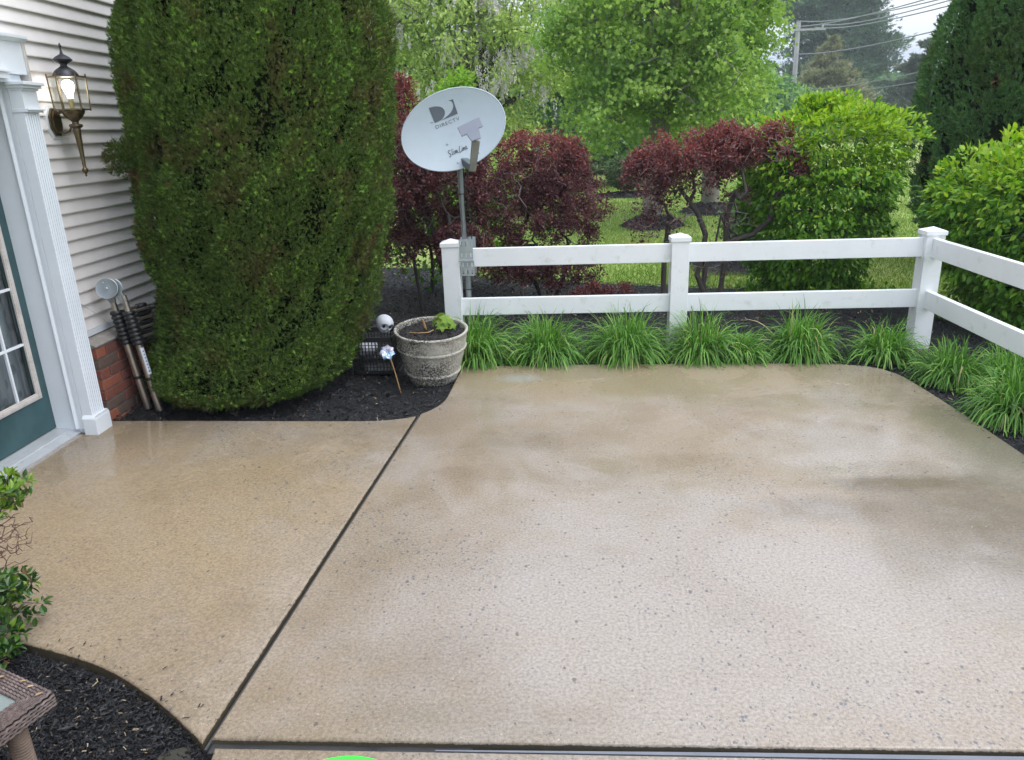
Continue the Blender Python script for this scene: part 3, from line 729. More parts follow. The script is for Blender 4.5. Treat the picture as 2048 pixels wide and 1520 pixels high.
for i in range(61):
    yv = 3.0 + .9 * i / 60; xo = XD - .060 + .008 * math.sin(i * .9) + .005 * math.sin(i * .37)
    V += [(xo, yv, .12), (xo, yv, 1.86)]
for i in range(60): F.append((2 * i, 2 * i + 2, 2 * i + 3, 2 * i + 1))
me = np_mesh('curtain', np.array(V) - np.array([XD, 3.4, 0]), F, smooth=True); o = link('curtain', me, s.m, doorp)
B().box((-3.6, 2.9, -.02), (-3.5, 4.0, 2.0)).obj('inner_wall', MT['door'], house)
# cable down the wall
b = B(); b.tube([(-2.788, 4.03, .83), (-2.786, 4.09, .76), (-2.776, 4.30, .60), (-2.770, 4.38, .52)], .0022, 5); b.obj('cable', MT['white_cable'], house)

# wall lantern ------------------------------------------------------
LX, LY = -2.668, 4.282
lamp = empty('wall_lantern', (LX, LY, 1.7), 'brass carriage lantern with lit bulb on the siding beside the door', 'lamp')
def oct_(r1, r2, n=8): return [(r1 * math.cos(R(22.5 + 45 * i)), r2 * math.sin(R(22.5 + 45 * i))) for i in range(n)]
b = B(); b.prism([(LY + p[0] * .068, 1.715 + p[1] * .095) for p in oct_(1, 1)], 'x', XW + .004, XW + .022); b.obj('mounting_block', MT['trim'], lamp, bevel=.003)
b = B(); b.prism([(LY + p[0] * .054, 1.715 + p[1] * .080) for p in oct_(1, 1)], 'x', XW + .022, XW + .034); b.prism([(LY + p[0] * .040, 1.715 + p[1] * .064) for p in oct_(1, 1)], 'x', XW + .034, XW + .043); b.obj('backplate', MT['brass'], lamp, bevel=.003)
b = B(); b.tube([(XW + .04, LY, 1.665), (XW + .07, LY, 1.655), (XW + .10, LY, 1.665), (LX - .02, LY, 1.700)], .0055, 8); b.obj('arm', MT['brass'], lamp, smooth=True)
b = B(); b.tube([(XW + .04, LY, 1.755), (XW + .07, LY, 1.768), (LX - .03, LY, 1.772)], .009, 8); b.obj('arm', MT['brass'], lamp, smooth=True)
b = B(); b.lathe([(.001, 1.418), (.006, 1.425), (.004, 1.432), (.010, 1.440), (.0165, 1.450), (.017, 1.458), (.010, 1.466), (.0085, 1.475), (.012, 1.54), (.019, 1.66), (.022, 1.672), (.020, 1.678), (.032, 1.686), (.036, 1.693), (.032, 1.700), (.018, 1.704), (.016, 1.712), (.024, 1.722), (.040, 1.735), (.055, 1.755), (.060, 1.768), (.060, 1.777)], (LX, LY, 0), 20, cap=True); b.obj('stem', MT['brass'], lamp, smooth=True)
rb, rt = .088, .094
hexv = lambda r, z, o=0: [(LX + r * math.cos(R(30 + 60 * i + o)), LY + r * math.sin(R(30 + 60 * i + o)), z) for i in range(6)]
b = B()
for z_, r_ in ((1.777, rb), (1.945, rt)): b.prism([(p[0], p[1]) for p in hexv(r_ + .004, 0)], 'z', z_ - .003, z_ + .004)
b.obj('cage_plate', MT['brass'], lamp)
for i in range(6):
    a0, a1 = hexv(rb, 1.770)[i], hexv(rt, 1.962)[i]; b = B(); b.tube([a0, a1], .0038, 6); b.obj('cage_bar', MT['brass'], lamp)
sgl = NT('lantern_glass'); 
gl = sgl.n('ShaderNodeBsdfGlossy', {'Roughness': .05}); tr = sgl.n('ShaderNodeBsdfTransparent', {'Color': (.93, .95, .94, 1)}); fr = sgl.n('ShaderNodeFresnel', {'IOR': 1.3})
fr2 = sgl.math('MULTIPLY', fr.outputs[0], .3)
mxs = sgl.n('ShaderNodeMixShader', {0: fr2, 1: tr.outputs[0], 2: gl.outputs[0]}); sgl.l(mxs.outputs[0], sgl.out.inputs[0])
for i in range(6):
    j = (i + 1) % 6; A, Bq = hexv(rb - .003, 1.781), hexv(rt - .003, 1.941)
    me = np_mesh('glass_pane', np.array([A[i], A[j], Bq[j], Bq[i]]) - np.array(lamp.location), [(0, 1, 2, 3)]); link('glass_pane', me, sgl.m, lamp)
b = B(); b.lathe([(.066, 1.949), (.062, 1.962), (.050, 1.978), (.030, 1.992), (.018, 2.000), (.016, 2.008), (.026, 2.016), (.046, 2.028), (.048, 2.034), (.036, 2.046), (.020, 2.056), (.009, 2.062), (.006, 2.075), (.004, 2.09), (.007, 2.10), (.005, 2.112), (.001, 2.118)], (LX, LY, 0), 20, cap=True); b.obj('cap', MT['bronze'], lamp, smooth=True)
b = B(); b.lathe([(.013, 1.781), (.014, 1.83), (.013, 1.835)], (LX, LY, 0), 14, cap=True); b.obj('bulb_socket', simple('candle_socket', (.42, .34, .16), .5), lamp, smooth=True)
sb = NT('lit_bulb'); e = sb.n('ShaderNodeEmission', {'Color': (1, .93, .82, 1), 'Strength': 9.0}); sb.l(e.outputs[0], sb.out.inputs[0])
b = B(); b.lathe([(.012, 1.835), (.014, 1.848), (.022, 1.868), (.030, 1.888), (.031, 1.902), (.026, 1.918), (.014, 1.929), (.002, 1.932)], (LX, LY, 0), 16); b.obj('bulb', sb.m, lamp, smooth=True)

# ================================================================== FENCE
fence = empty('ranch_fence', (.887, 5.5, 0), 'white vinyl two rail fence running behind the grass clumps and round the corner', 'fence')
FY, XC = 5.5, 2.650
def fpost(x, y, zb=-.06):
    h = .0635
    pe = B().box((x - h, y - h, zb), (x + h, y + h, .822)).obj('post', MT['vinyl'], fence, bevel=.004)
    b = B(); b.box((x - h - .008, y - h - .008, .797), (x + h + .008, y + h + .008, .826))
    c = b.b; vs = [c.verts.new(p) for p in ((x - h - .006, y - h - .006, .8262), (x + h + .006, y - h - .006, .8262), (x + h + .006, y + h + .006, .8262), (x - h - .006, y + h + .006, .8262), (x, y, .852))]
    for f in ((0, 1, 4), (1, 2, 4), (2, 3, 4), (3, 0, 4)): c.faces.new([vs[i] for i in f])
    o = b.obj('post_cap', MT['vinyl'], None, bevel=.0015); o.data.transform(Matrix.Translation(-fence.location)); o.parent = pe
for x, y in ((-.775, FY), (.887, FY), (XC, FY), (XC + .02, 3.75), (XC + .04, 2.0), (XC + .06, .25)): fpost(x, y)
for z0, z1 in ((.643, .777), (.277, .406)):
    for xa, xb in ((-.775 + .055, .887 - .058), (.887 + .058, XC - .058)):
        B().box((xa, FY - .020, z0), (xb, FY + .020, z1)).obj('rail', MT['vinyl'], fence, bevel=.004)
    for ya, yb, dx in ((3.81, 5.445, .0), (2.06, 3.69, .02), (.31, 1.94, .04)):
        B().box((XC + dx - .020, ya, z0), (XC + dx + .020, yb, z1)).obj('rail', MT['vinyl'], fence, bevel=.004)

# ================================================================== SATELLITE DISH
DC = Vector((-.73, 5.5, 1.60)); DX = Vector((.9304, .1809, .3190)); DY = Vector((-.3464, .1481, .9263)); DN = Vector((.1203, -.9723, .2005))
dish = empty('satellite_dish', (-.69, 5.56, 0), 'grey oval satellite dish on a pole strapped behind the left fence post', 'satellite dish')
cx0, ax_, bx_ = .022, .372, .266
def dsurf(u, v, off=0.0):
    d = ((u - cx0) / ax_) ** 2 + (v / bx_) ** 2
    return DC + DX * u + DY * v + DN * (-.048 * (1 - d) + off)
b = B(); rings = []
NR, NA = 9, 64
cen = b.b.verts.new(dsurf(cx0, 0)); prev = None
for i in range(1, NR + 1):
    q = i / NR; ring = [b.b.verts.new(dsurf(cx0 + ax_ * q * math.cos(2 * math.pi * k / NA), bx_ * q * math.sin(2 * math.pi * k / NA))) for k in range(NA)]
    for k in range(NA):
        if prev is None: b.b.faces.new((cen, ring[k], ring[(k + 1) % NA]))
        else: b.b.faces.new((prev[k], ring[k], ring[(k + 1) % NA], prev[(k + 1) % NA]))
    prev = ring
refl = b.obj('reflector', MT['dish'], dish, smooth=True)
b = B(); prev = None
for i in range(0, NR + 1):
    q = max(i / NR, .02); ring = [b.b.verts.new(dsurf(cx0 + ax_ * q * math.cos(2 * math.pi * k / NA), bx_ * q * math.sin(2 * math.pi * k / NA), -.006)) for k in range(NA)]
    if prev:
        for k in range(NA): b.b.faces.new((prev[k], ring[k], ring[(k + 1) % NA], prev[(k + 1) % NA]))
    prev = ring
b.obj('reflector_back', MT['dish_back'], dish, smooth=True)
b = B(); b.tube([dsurf(cx0 + ax_ * 1.006 * math.cos(2 * math.pi * k / 72), bx_ * 1.008 * math.sin(2 * math.pi * k / 72), -.004) for k in range(72)], .0055, 8, closed=True); b.obj('rim', MT['dish'], dish, smooth=True)
def decal(polys, name, mat, off=.0022):
    b = bmesh.new()
    for p in polys:
        vs = [b.verts.new((x, y, 0)) for x, y in p]; b.faces.new(vs)
    bmesh.ops.triangulate(b, faces=b.faces)
    bmesh.ops.subdivide_edges(b, edges=b.edges[:], cuts=1)
    for v in b.verts: v.co = dsurf(v.co.x, v.co.y, off) - dish.location
    me = bpy.data.meshes.new(name); b.to_mesh(me); b.free(); return link(name, me, mat, refl if False else dish)
def arc2(pts, n=5): return catmull(pts, n)
Dp = [(-.083, .199)] + arc2([(-.083, .199), (-.050, .196), (-.021, .188), (.004, .172), (.014, .150), (.010, .130), (-.006, .111), (-.027, .100), (-.050, .0955), (-.081, .095)], 4)[1:]
Sp = [(.061, .197), (.097, .194), (.093, .096), (-.037, .0945)] + arc2([(-.037, .0945), (.003, .103), (.043, .117), (.070, .136), (.084, .157), (.086, .176), (.078, .189), (.061, .197)], 4)[1:-1]
decal([Dp], 'logo_emblem', MT['print']); decal([Sp], 'logo_emblem', MT['print'])
def text_decal(txt, x0, y0, width, height, off=.0022):
    cu = bpy.data.curves.new('t', 'FONT'); cu.body = txt; cu.size = 1; cu.space_character = 1.22
    to = bpy.data.objects.new('t', cu); COL.objects.link(to); dg = bpy.context.evaluated_depsgraph_get(); dg.update()
    me = bpy.data.meshes.new_from_object(to.evaluated_get(dg)); bpy.data.objects.remove(to)
    xs = [v.co.x for v in me.vertices]; ys = [v.co.y for v in me.vertices]; sx = width / (max(xs) - min(xs)); sy = height / (max(ys) - min(ys)); mnx, mny = min(xs), min(ys)
    for v in me.vertices: v.co = dsurf(x0 + (v.co.x - mnx) * sx, y0 + (v.co.y - mny) * sy, off) - dish.location
    me.materials.clear(); link('lettering', me, MT['print'], dish)
text_decal('DIRECTV', -.086, .053, .178, .024)
def strokes(lines, w=.0022, off=.003):
    b = B()
    for ln in lines: b.tube([dsurf(x, y, off) for x, y in ln], w, 5)
    b.obj('script_lettering', MT['print'], dish)
S0 = -.074
strokes([arc2([(-.052, -.122), (-.060, -.116), (-.068, -.122), (-.066, -.134), (-.058, -.142), (-.058, -.154), (-.066, -.161), (-.072, -.156)]),
         arc2([(-.036, -.112), (-.042, -.130), (-.046, -.150), (-.041, -.154)]),
         arc2([(-.030, -.132), (-.034, -.146), (-.031, -.153)]), [(-.028, -.122), (-.027, -.120)],
         arc2([(-.022, -.132), (-.025, -.152), (-.018, -.134), (-.014, -.134), (-.016, -.151), (-.009, -.134), (-.005, -.135), (-.007, -.150), (-.001, -.152)]),
         arc2([(.022, -.112), (.013, -.132), (.007, -.155), (.018, -.153), (.026, -.148)]),
         arc2([(.034, -.131), (.029, -.146), (.033, -.151)]), [(.036, -.121), (.037, -.119)],
         arc2([(.041, -.131), (.039, -.150), (.046, -.133), (.051, -.134), (.049, -.148), (.055, -.149)]),
         arc2([(.060, -.140), (.067, -.133), (.061, -.131), (.058, -.142), (.063, -.150), (.072, -.146)])])
for (u, v) in ((-.053, -.069), (-.031, -.219), (.130, -.205), (.118, -.060), (-.100, .108), (-.093, .105)):
    r_ = .008 if v < 0 else .003
    b = B(); p = dsurf(u, v, .001); b.lathe([(r_, 0), (r_ * .9, .004), (.0015, .005)], p, 12, DN); b.obj('bolt', MT['steel'], dish, smooth=True)
# arm and head
head_c = .30
def plate(lp, d0, d1, name, mat):
    b = bmesh.new(); n = len(lp)
    f = [b.verts.new(DC + DX * x + DY * y + DN * d1 - dish.location) for x, y in lp]; g = [b.verts.new(DC + DX * x + DY * y + DN * d0 - dish.location) for x, y in lp]
    b.faces.new(f); b.faces.new(g[::-1])
    for i in range(n): b.faces.new((f[i], g[i], g[(i + 1) % n], f[(i + 1) % n]))
    bmesh.ops.recalc_face_normals(b, faces=b.faces); bmesh.ops.bevel(b, geom=b.edges[:], offset=.0015, segments=2, affect='EDGES')
    me = bpy.data.meshes.new(name); b.to_mesh(me); b.free(); return link(name, me, mat, dish)
plate([(.032, -.056), (.191, -.044), (.193, -.108), (.039, -.119)], head_c - .026, head_c, 'receiver_head', MT['lnb'])
plate([(.069, -.105), (.165, -.100), (.152, -.174), (.088, -.172)], head_c - .0255, head_c - .0008, 'receiver_neck', MT['lnb'])
A0 = DC + DX * .118 + DY * (-.172) + DN * (head_c - .03); A1 = DC + DX * .03 + DY * (-.283) + DN * .05
def bar(p, q, w0, w1, t0, t1, side):
    b = bmesh.new(); d = (q - p).normalized(); s_ = (side - d * side.dot(d)).normalized(); n_ = d.cross(s_)
    V = []
    for P_, w_, t_ in ((p, w0, t0), (q, w1, t1)):
        for a_, c_ in ((-1, -1), (1, -1), (1, 1), (-1, 1)): V.append(b.verts.new(P_ + s_ * a_ * w_ / 2 + n_ * c_ * t_ / 2 - dish.location))
    for f_ in ((0, 1, 2, 3), (7, 6, 5, 4), (0, 4, 5, 1), (1, 5, 6, 2), (2, 6, 7, 3), (3, 7, 4, 0)): b.faces.new([V[i] for i in f_])
    bmesh.ops.recalc_face_normals(b, faces=b.faces); bmesh.ops.bevel(b, geom=b.edges[:], offset=.004, segments=2, affect='EDGES')
    me = bpy.data.meshes.new('x'); b.to_mesh(me); b.free(); return me
link('feed_arm', bar(A0, Vector((-.567, 5.30, 1.335)), .056, .046, .03, .035, Vector((1, .1, 0))), MT['arm'], dish)
link('feed_arm_bracket', bar(Vector((-.567, 5.29, 1.352)), Vector((-.66, 5.56, 1.40)), .04, .06, .045, .05, Vector((1, .3, 0))), MT['dish_back'], dish)
PX, PY = -.655, 5.556
B().tube([(PX - .012, PY, -.05), (PX - .012, PY, .62), (PX - .022, PY, .86), (PX - .030, PY + .004, 1.22), (PX - .034, PY + .008, 1.50)], .0205, 14).obj('pole', MT['pole'], dish, smooth=True)
B().box((-.76, 5.575, 1.42), (-.62, 5.65, 1.58)).obj('dish_mount', MT['dish_back'], dish, bevel=.006)
B().tube([(-.62, 5.52, 1.36), (-.640, 5.522, 1.20), (-.632, 5.524, 1.05), (-.618, 5.528, .93), (-.622, 5.53, .84)], .0042, 6).obj('cable', MT['black_plastic'], dish, smooth=True)
B().tube([(-.655, 5.53, 1.34), (-.662, 5.532, 1.1), (-.655, 5.532, .85)], .0036, 6).obj('cable', MT['black_plastic'], dish, smooth=True)
for zz in (1.16, .46): b = B(); b.lathe([(.0245, zz), (.0245, zz + .006)], (PX - (.028 if zz > 1 else .012), PY, 0), 14, cap=True); b.obj('cable_tie', MT['black_plastic'], dish)
# slotted strut plates
def slotted(x0, x1, z0, z1, y, rows):
    b = B(); cols = 3; wx = (x1 - x0); xs = [x0]; sw = .010
    for c in range(cols):
        cxm = x0 + wx * (c + .5) / cols; xs += [cxm - sw / 2, cxm + sw / 2]
    xs.append(x1)
    zs = [z0] + [q for r in rows for q in r] + [z1]
    for i in range(len(xs) - 1):
        for j in range(len(zs) - 1):
            if i % 2 == 1 and j % 2 == 1: continue
            b.box((xs[i], y - .003, zs[j]), (xs[i + 1], y, zs[j + 1]))
    bmesh.ops.remove_doubles(b.b, verts=b.b.verts[:], dist=1e-5)
    return b.obj('slotted_plate', MT['steel'], dish)
slotted(-.706, -.606, .705, .852, 5.432, [(.722, .752), (.800, .838)])
slotted(-.700, -.602, .585, .693, 5.436, [(.598, .630), (.650, .682)])
b = B(); b.box((-.708, 5.415, .692), (-.604, 5.436, .705)); b.obj('bracket_lip', MT['steel'], dish, bevel=.002)
for xx in (-.684, -.628):
    for zz in (.76, .64): b = B(); b.tube([(xx, 5.425, zz), (xx, 5.58, zz)], .004, 6); b.obj('bolt', MT['steel'], dish)
B().box((-.712, 5.578, .58), (-.60, 5.584, .85)).obj('back_plate', MT['steel'], dish)

# ================================================================== JUNIPER COLUMN
SPR = sprig_template(8, 3, .9, .055)
def column_foliage(root, cx, cy, prof, n, size, mats, seed, noise=(1.4, .07, 5.0, .03), dead=.012, y_sq=1.0, x_sq=1.0, extra=(), front=None, shear=None):
    r = np.random.default_rng(seed)
    zs = np.array([p[0] for p in prof]); rs = np.array([p[1] for p in prof])
    zz = np.linspace(zs[0], zs[-1], 400); wgt = np.interp(zz, zs, rs); wgt = wgt / wgt.sum()
    z = r.choice(zz, n, p=wgt) + r.uniform(-.005, .005, n); th = r.uniform(0, 2 * math.pi, n)
    if front is not None:   # denser on the side that faces the patio
        k = r.random(n) < front; th[k] = r.uniform(-math.pi * .95, 0.05, k.sum())
    rad = np.interp(z, zs, rs)
    c, s_ = np.cos(th), np.sin(th)
    P0 = np.stack([cx + rad * c * x_sq, cy + rad * s_ * y_sq, z], 1)
    nz1 = wob(P0, noise[0] * 2, seed); nz2 = wob(P0, noise[2] * 2.2, seed + 1); nz3 = wob(P0 * np.array([1, 1, .6]), 16, seed + 2)
    disp = nz1 * noise[1] + nz2 * noise[3] + nz3 * .020 + wob(P0 * np.array([1, 1, .6]), 6, seed + 4) * noise[3] * .7
    keep = r.random(n) < np.clip(.92 + nz3 * .50 + nz2 * .22, .30, 1)
    depth = -np.abs(r.normal(size=n)) * .035
    rad2 = rad + disp + depth
    P = np.stack([cx + rad2 * c * x_sq, cy + rad2 * s_ * y_sq, z + disp * .3], 1)
    # slope of the profile for the outward normal
    sl = -np.gradient(rs, zs); slp = np.interp(z, zs, sl)
    out = norm(np.stack([c, s_, np.clip(slp, -1.2, 3)], 1))
    P, out, nz3, nz2, z, th = P[keep], out[keep], nz3[keep], nz2[keep], z[keep], th[keep]
    for (ex, ey, ez, er, en) in extra:
        d = rand_dirs(en, .1, r); q = er * r.random(en) ** .4
        P = np.concatenate([P, np.array([ex, ey, ez]) + d * q[:, None]]); out = np.concatenate([out, d]); nz3 = np.concatenate([nz3, np.zeros(en)])
    if shear:
        q_ = np.clip(.65 - P[:, 2], 0, 1); P[:, 0] += .075 * (P[:, 2] - 1.55) - q_ * shear[0]; P[:, 1] -= q_ * shear[1]
    m = len(P)
    D = norm(out * .60 + np.array([0, 0, .75]) + r.normal(size=(m, 3)) * .45)
    N = norm(out + r.normal(size=(m, 3)) * .7)
    S = size * r.uniform(.6, 1.35, m)
    midx = np.zeros(m, int); midx[(r.random(m) < .10) & (nz3 > .1)] = 1
    dp = wob(P, 5.5, seed + 3); midx[(dp > 1.62) & (r.random(m) < .75)] = 2; midx[r.random(m) < dead * .4] = 2
    foliage('foliage', SPR, P, frames(D, N), S, mats, root, midx)
    # solid core shell blocking see-through, inner shade put into its colour
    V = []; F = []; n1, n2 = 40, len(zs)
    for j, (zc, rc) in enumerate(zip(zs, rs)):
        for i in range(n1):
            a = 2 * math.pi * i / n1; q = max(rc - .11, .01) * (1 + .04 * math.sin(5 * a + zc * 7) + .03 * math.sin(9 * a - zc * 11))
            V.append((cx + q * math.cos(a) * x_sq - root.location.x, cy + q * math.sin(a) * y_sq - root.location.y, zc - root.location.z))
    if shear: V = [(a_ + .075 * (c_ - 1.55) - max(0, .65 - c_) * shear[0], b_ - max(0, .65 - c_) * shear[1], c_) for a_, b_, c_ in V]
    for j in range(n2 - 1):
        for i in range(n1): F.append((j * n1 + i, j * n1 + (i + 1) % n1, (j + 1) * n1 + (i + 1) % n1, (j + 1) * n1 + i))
    me = np_mesh('dark_core', V, F, smooth=True); link('dark_core', me, MT['juniper_core'], root)
jun = empty('clipped_juniper', (-1.87, 4.93, 0), 'huge clipped dark green column juniper between house wall and planter', 'shrub')
prof = [(.01, .44), (.06, .58), (.14, .66), (.28, .66), (.5, .67), (.8, .715), (1.1, .76), (1.5, .785), (1.9, .785), (2.3, .740), (2.8, .70), (3.15, .58), (3.4, .32), (3.48, .05)]
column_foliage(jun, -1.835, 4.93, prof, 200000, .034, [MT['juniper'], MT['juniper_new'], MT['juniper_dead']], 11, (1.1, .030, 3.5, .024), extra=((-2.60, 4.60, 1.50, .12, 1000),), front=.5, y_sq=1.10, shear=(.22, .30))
B().tube([(-1.87, 4.93, -.05), (-1.87, 4.93, .3)], .09, 10).obj('trunk', MT['bark_dark'], jun, smooth=True)
# arborvitae on the right
SPR2 = sprig_template(7, 5, .7, .07)
thu = empty('arborvitae', (5.0, 8.8, 0), 'tall dark green arborvitae at the right behind the leafy shrubs', 'tree')
_s = SPR; SPR = SPR2
prof = [(.05, .75), (.4, .85), (1.0, .98), (1.8, .98), (2.4, .90), (3.0, .78), (3.8, .6), (4.6, .38), (5.2, .1)]
column_foliage(thu, 5.0, 8.8, prof, 52000, .085, [MT['thuja'], MT['thuja'], MT['juniper_dead']], 21, (.8, .06, 2.2, .07), front=.5, dead=.004)
B().tube([(5.0, 8.8, -.1), (5.0, 8.8, .4)], .1, 8).obj('trunk', MT['bark_dark'], thu, smooth=True)
thu2 = empty('arborvitae', (4.35, 6.7, 0), 'low dark arborvitae behind the corner fence post', 'tree')
prof = [(.0, .45), (.3, .55), (.8, .55), (1.15, .42), (1.4, .15), (1.45, .03)]
column_foliage(thu2, 4.35, 6.7, prof, 14000, .07, [MT['thuja'], MT['thuja'], MT['juniper_dead']], 23, (.8, .05, 2.2, .05), front=.5, dead=.004)
SPR = _s

# ================================================================== LEAFY SHRUBS
LEAFME = {}
def leaf_mesh(mat, tmpl, key):
    if key not in LEAFME:
        me = np_mesh('leaf', tmpl[0], tmpl[1]); me.materials.append(mat); LEAFME[key] = me
    return LEAFME[key]
def leaf_parts(root, P, Fr, S, midx, mats, tmpl, key, pick):
    for i in pick:
        o = bpy.data.objects.new('leaf', leaf_mesh(mats[midx[i]], tmpl, key + str(midx[i]))); COL.objects.link(o); o.parent = root
        Mx = Matrix([[*(Fr[i][r_] * S[i]), P[i][r_] - root.location[r_]] for r_ in range(3)] + [[0, 0, 0, 1]])
        o.matrix_local = Mx
CAMP = np.array([0, 0, 1.6])
def pick_front(P, Fr, S, n=300):
    v = norm(P - CAMP); d = np.linalg.norm(P - CAMP, axis=1)
    sc = S ** 2 / d ** 2 * np.abs(np.einsum('ij,ij->i', Fr[:, :, 2], v)) * (np.random.default_rng(3).uniform(.6, 1, len(P)))
    return sc
def leafy(root, cx, cy, prof, n, size, mats, seed, sq=(1, 1), core=.30, ztip=(1.0, 1.6), droop=.5, key='k', parts=300, gaps=.0, clump=1.0):
    r = np.random.default_rng(seed)
    zs = np.array([p[0] for p in prof]); rs = np.array([p[1] for p in prof])
    zz = np.linspace(zs[0], zs[-1], 300); w_ = np.interp(zz, zs, rs) + .12 * np.abs(np.gradient(np.interp(zz, zs, rs), zz)); w_ /= w_.sum()
    # twig ends first, leaves in whorls round them
    nt_ = n // 5
    z = r.choice(zz, nt_, p=w_); th = r.uniform(0, 2 * math.pi, nt_); rad = np.interp(z, zs, rs)
    topm = r.random(nt_) < .13   # fill the flat crown top
    q = np.where(topm, np.sqrt(r.random(nt_)), np.where(r.random(nt_) < .26, .70, 1.0))
    P0 = np.stack([cx + rad * np.cos(th) * sq[0], cy + rad * np.sin(th) * sq[1], z], 1)
    dsp = wob(P0, 2.6, seed) * .060 * clump + wob(P0 * np.array([1, 1, 1.8]), 7, seed + 1) * .07 * clump - np.abs(r.normal(size=nt_)) * .07
    rr = (rad + dsp) * q; zt = np.where(topm, np.interp(q * rs.max(), rs[::-1], zs[::-1]), z)
    P0 = np.stack([cx + rr * np.cos(th) * sq[0], cy + rr * np.sin(th) * sq[1], zt + dsp * .5], 1)
    P0[:, 2] += .042 * np.sin(P0[:, 2] * 2 * math.pi / .15 + 2.5 * wob(P0, 2.0, seed + 7)) * (~topm)
    if gaps: 
        k = wob(P0, 4.5, seed + 5) > -1.5 + gaps * (1 - np.clip((P0[:, 2] - zs[0]) / (zs[-1] - zs[0]), 0, 1)) * 2; P0, th, zt, topm = P0[k], th[k], zt[k], topm[k]
    sl = -np.gradient(rs, zs); slp = np.clip(np.interp(P0[:, 2], zs, sl), -.5, 4)
    slp = np.where(topm, 4, slp)
    out = norm(np.stack([np.cos(th), np.sin(th), slp], 1))
    m = len(P0); P = np.repeat(P0, 5, 0) + r.normal(size=(m * 5, 3)) * size * .42; O = np.repeat(out, 5, 0)
    ang = r.normal(size=(m * 5, 3)) * .55
    D = norm(O * .8 + ang + np.array([0, 0, -droop]) * (1 - O[:, 2:3])); N = norm(O * .28 + np.array([0, 0, 1.05]) + r.normal(size=P.shape) * .33)
    S = size * r.uniform(.6, 1.15, len(P)); Fr = frames(D, N)
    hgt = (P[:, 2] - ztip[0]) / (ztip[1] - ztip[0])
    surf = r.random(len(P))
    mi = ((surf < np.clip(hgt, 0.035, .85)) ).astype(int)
    sc = pick_front(P, Fr, S); order = np.argsort(-sc); pick = order[:parts]; rest = order[parts:]
    leaf_parts(root, P, Fr, S, mi, mats, LEAF6, key, pick)
    foliage('foliage', LEAF6, P[rest], Fr[rest], S[rest], mats, root, mi[rest])
    # stems inside
    kt = np.random.default_rng(seed + 9).choice(len(P0), min(170, len(P0)), replace=False)
    tips = P0[kt] - out[kt] * .05
    nodes, par, ends = grow([(cx, cy, -.05), (cx + .02, cy, .15), (cx - .03, cy + .02, .35)], tips, .12, .22, seed)
    rad_ = radii(nodes, par, .003, .035, .5); wood('stems', nodes, par, rad_, MT['bark_dark'], root, 4)
s1 = empty('leafy_shrub', (2.62, 7.3, 0), 'bright green rounded shrub with flat leaves behind the right fence panel', 'shrub', 'big bright green leafy shrubs')
prof = [(.02, .30), (.15, .45), (.35, .55), (.6, .64), (.9, .72), (1.2, .77), (1.42, .74), (1.56, .62), (1.66, .42), (1.72, .05)]
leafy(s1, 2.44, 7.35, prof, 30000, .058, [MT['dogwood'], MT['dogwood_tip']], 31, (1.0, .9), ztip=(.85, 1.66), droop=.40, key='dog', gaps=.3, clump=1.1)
s2 = empty('leafy_shrub', (3.72, 6.05, 0), 'bright green leafy shrub cut by the right edge behind the side fence', 'shrub', 'big bright green leafy shrubs')
prof = [(.02, .40), (.2, .6), (.5, .74), (.8, .82), (1.0, .88), (1.16, .80), (1.29, .58), (1.37, .30), (1.41, .05)]
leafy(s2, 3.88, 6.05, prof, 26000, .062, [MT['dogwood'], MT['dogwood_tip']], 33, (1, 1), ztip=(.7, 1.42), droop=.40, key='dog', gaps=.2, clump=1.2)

# ================================================================== BARBERRIES
def barberry(root, trunks, tips, nleaf, lsize, seed, spread=.075, r_base=.02, order=None, up=.3, tipz=1.2, skip=0, lowleaf=.5, jit=.45, namp=.8):
    r = np.random.default_rng(seed)
    allP = []; 
    for ti, (tr_, tp) in enumerate(zip(trunks, tips)):
        nodes, par, ends = grow(tr_, tp, .07, jit, seed + ti, .3)
        rad = radii(nodes, par, .0016, r_base, .78)
        wood('branches', nodes, par, rad, [MT['bark'], MT['twig_pale']], root, 5)
        thin = nodes[rad < .0032]; allP.append(thin)
    T = np.concatenate(allP)
    # leaf probability grows with height so that the bare twigs show below
    w_ = np.clip((T[:, 2] - lowleaf) / .5, .04, 1) * np.clip(1.0 + namp * wob(T, 5, seed), .02, 3); w_ /= w_.sum()
    C = T[r.choice(len(T), nleaf, p=w_)]
    out = rand_dirs(nleaf, up, r); P = C + out * (spread * r.random((nleaf, 1)))
    D = norm(out + r.normal(size=P.shape) * .4); N = rand_dirs(nleaf, .5, r); S = lsize * r.uniform(.6, 1.3, nleaf)
    mi = (r.random(nleaf) < np.clip((P[:, 2] - tipz) / .45, .02, .75)).astype(int)
    foliage('foliage', LEAF2, P, frames(D, N), S, [MT['barberry'], MT['barberry_tip']], root, mi)
def blob_tips(r, n, blobs):
    out = []
    w_ = np.array([b[6] if len(b) > 6 else b[3] * b[5] for b in blobs]); w_ = w_ / w_.sum()
    for b_, k in zip(blobs, (w_ * n).astype(int)):
        d = rand_dirs(k, 0, r); q = r.random((k, 1)) ** .38; out.append(np.array(b_[:3]) + d * q * np.array(b_[3:6]))
    return np.concatenate(out)
r_ = np.random.default_rng(5)
ba = empty('barberry_bush', (-.15, 7.3, 0), 'dense round dark red bush right of the satellite dish', 'shrub', 'dark red shrubs along the mulch bed')
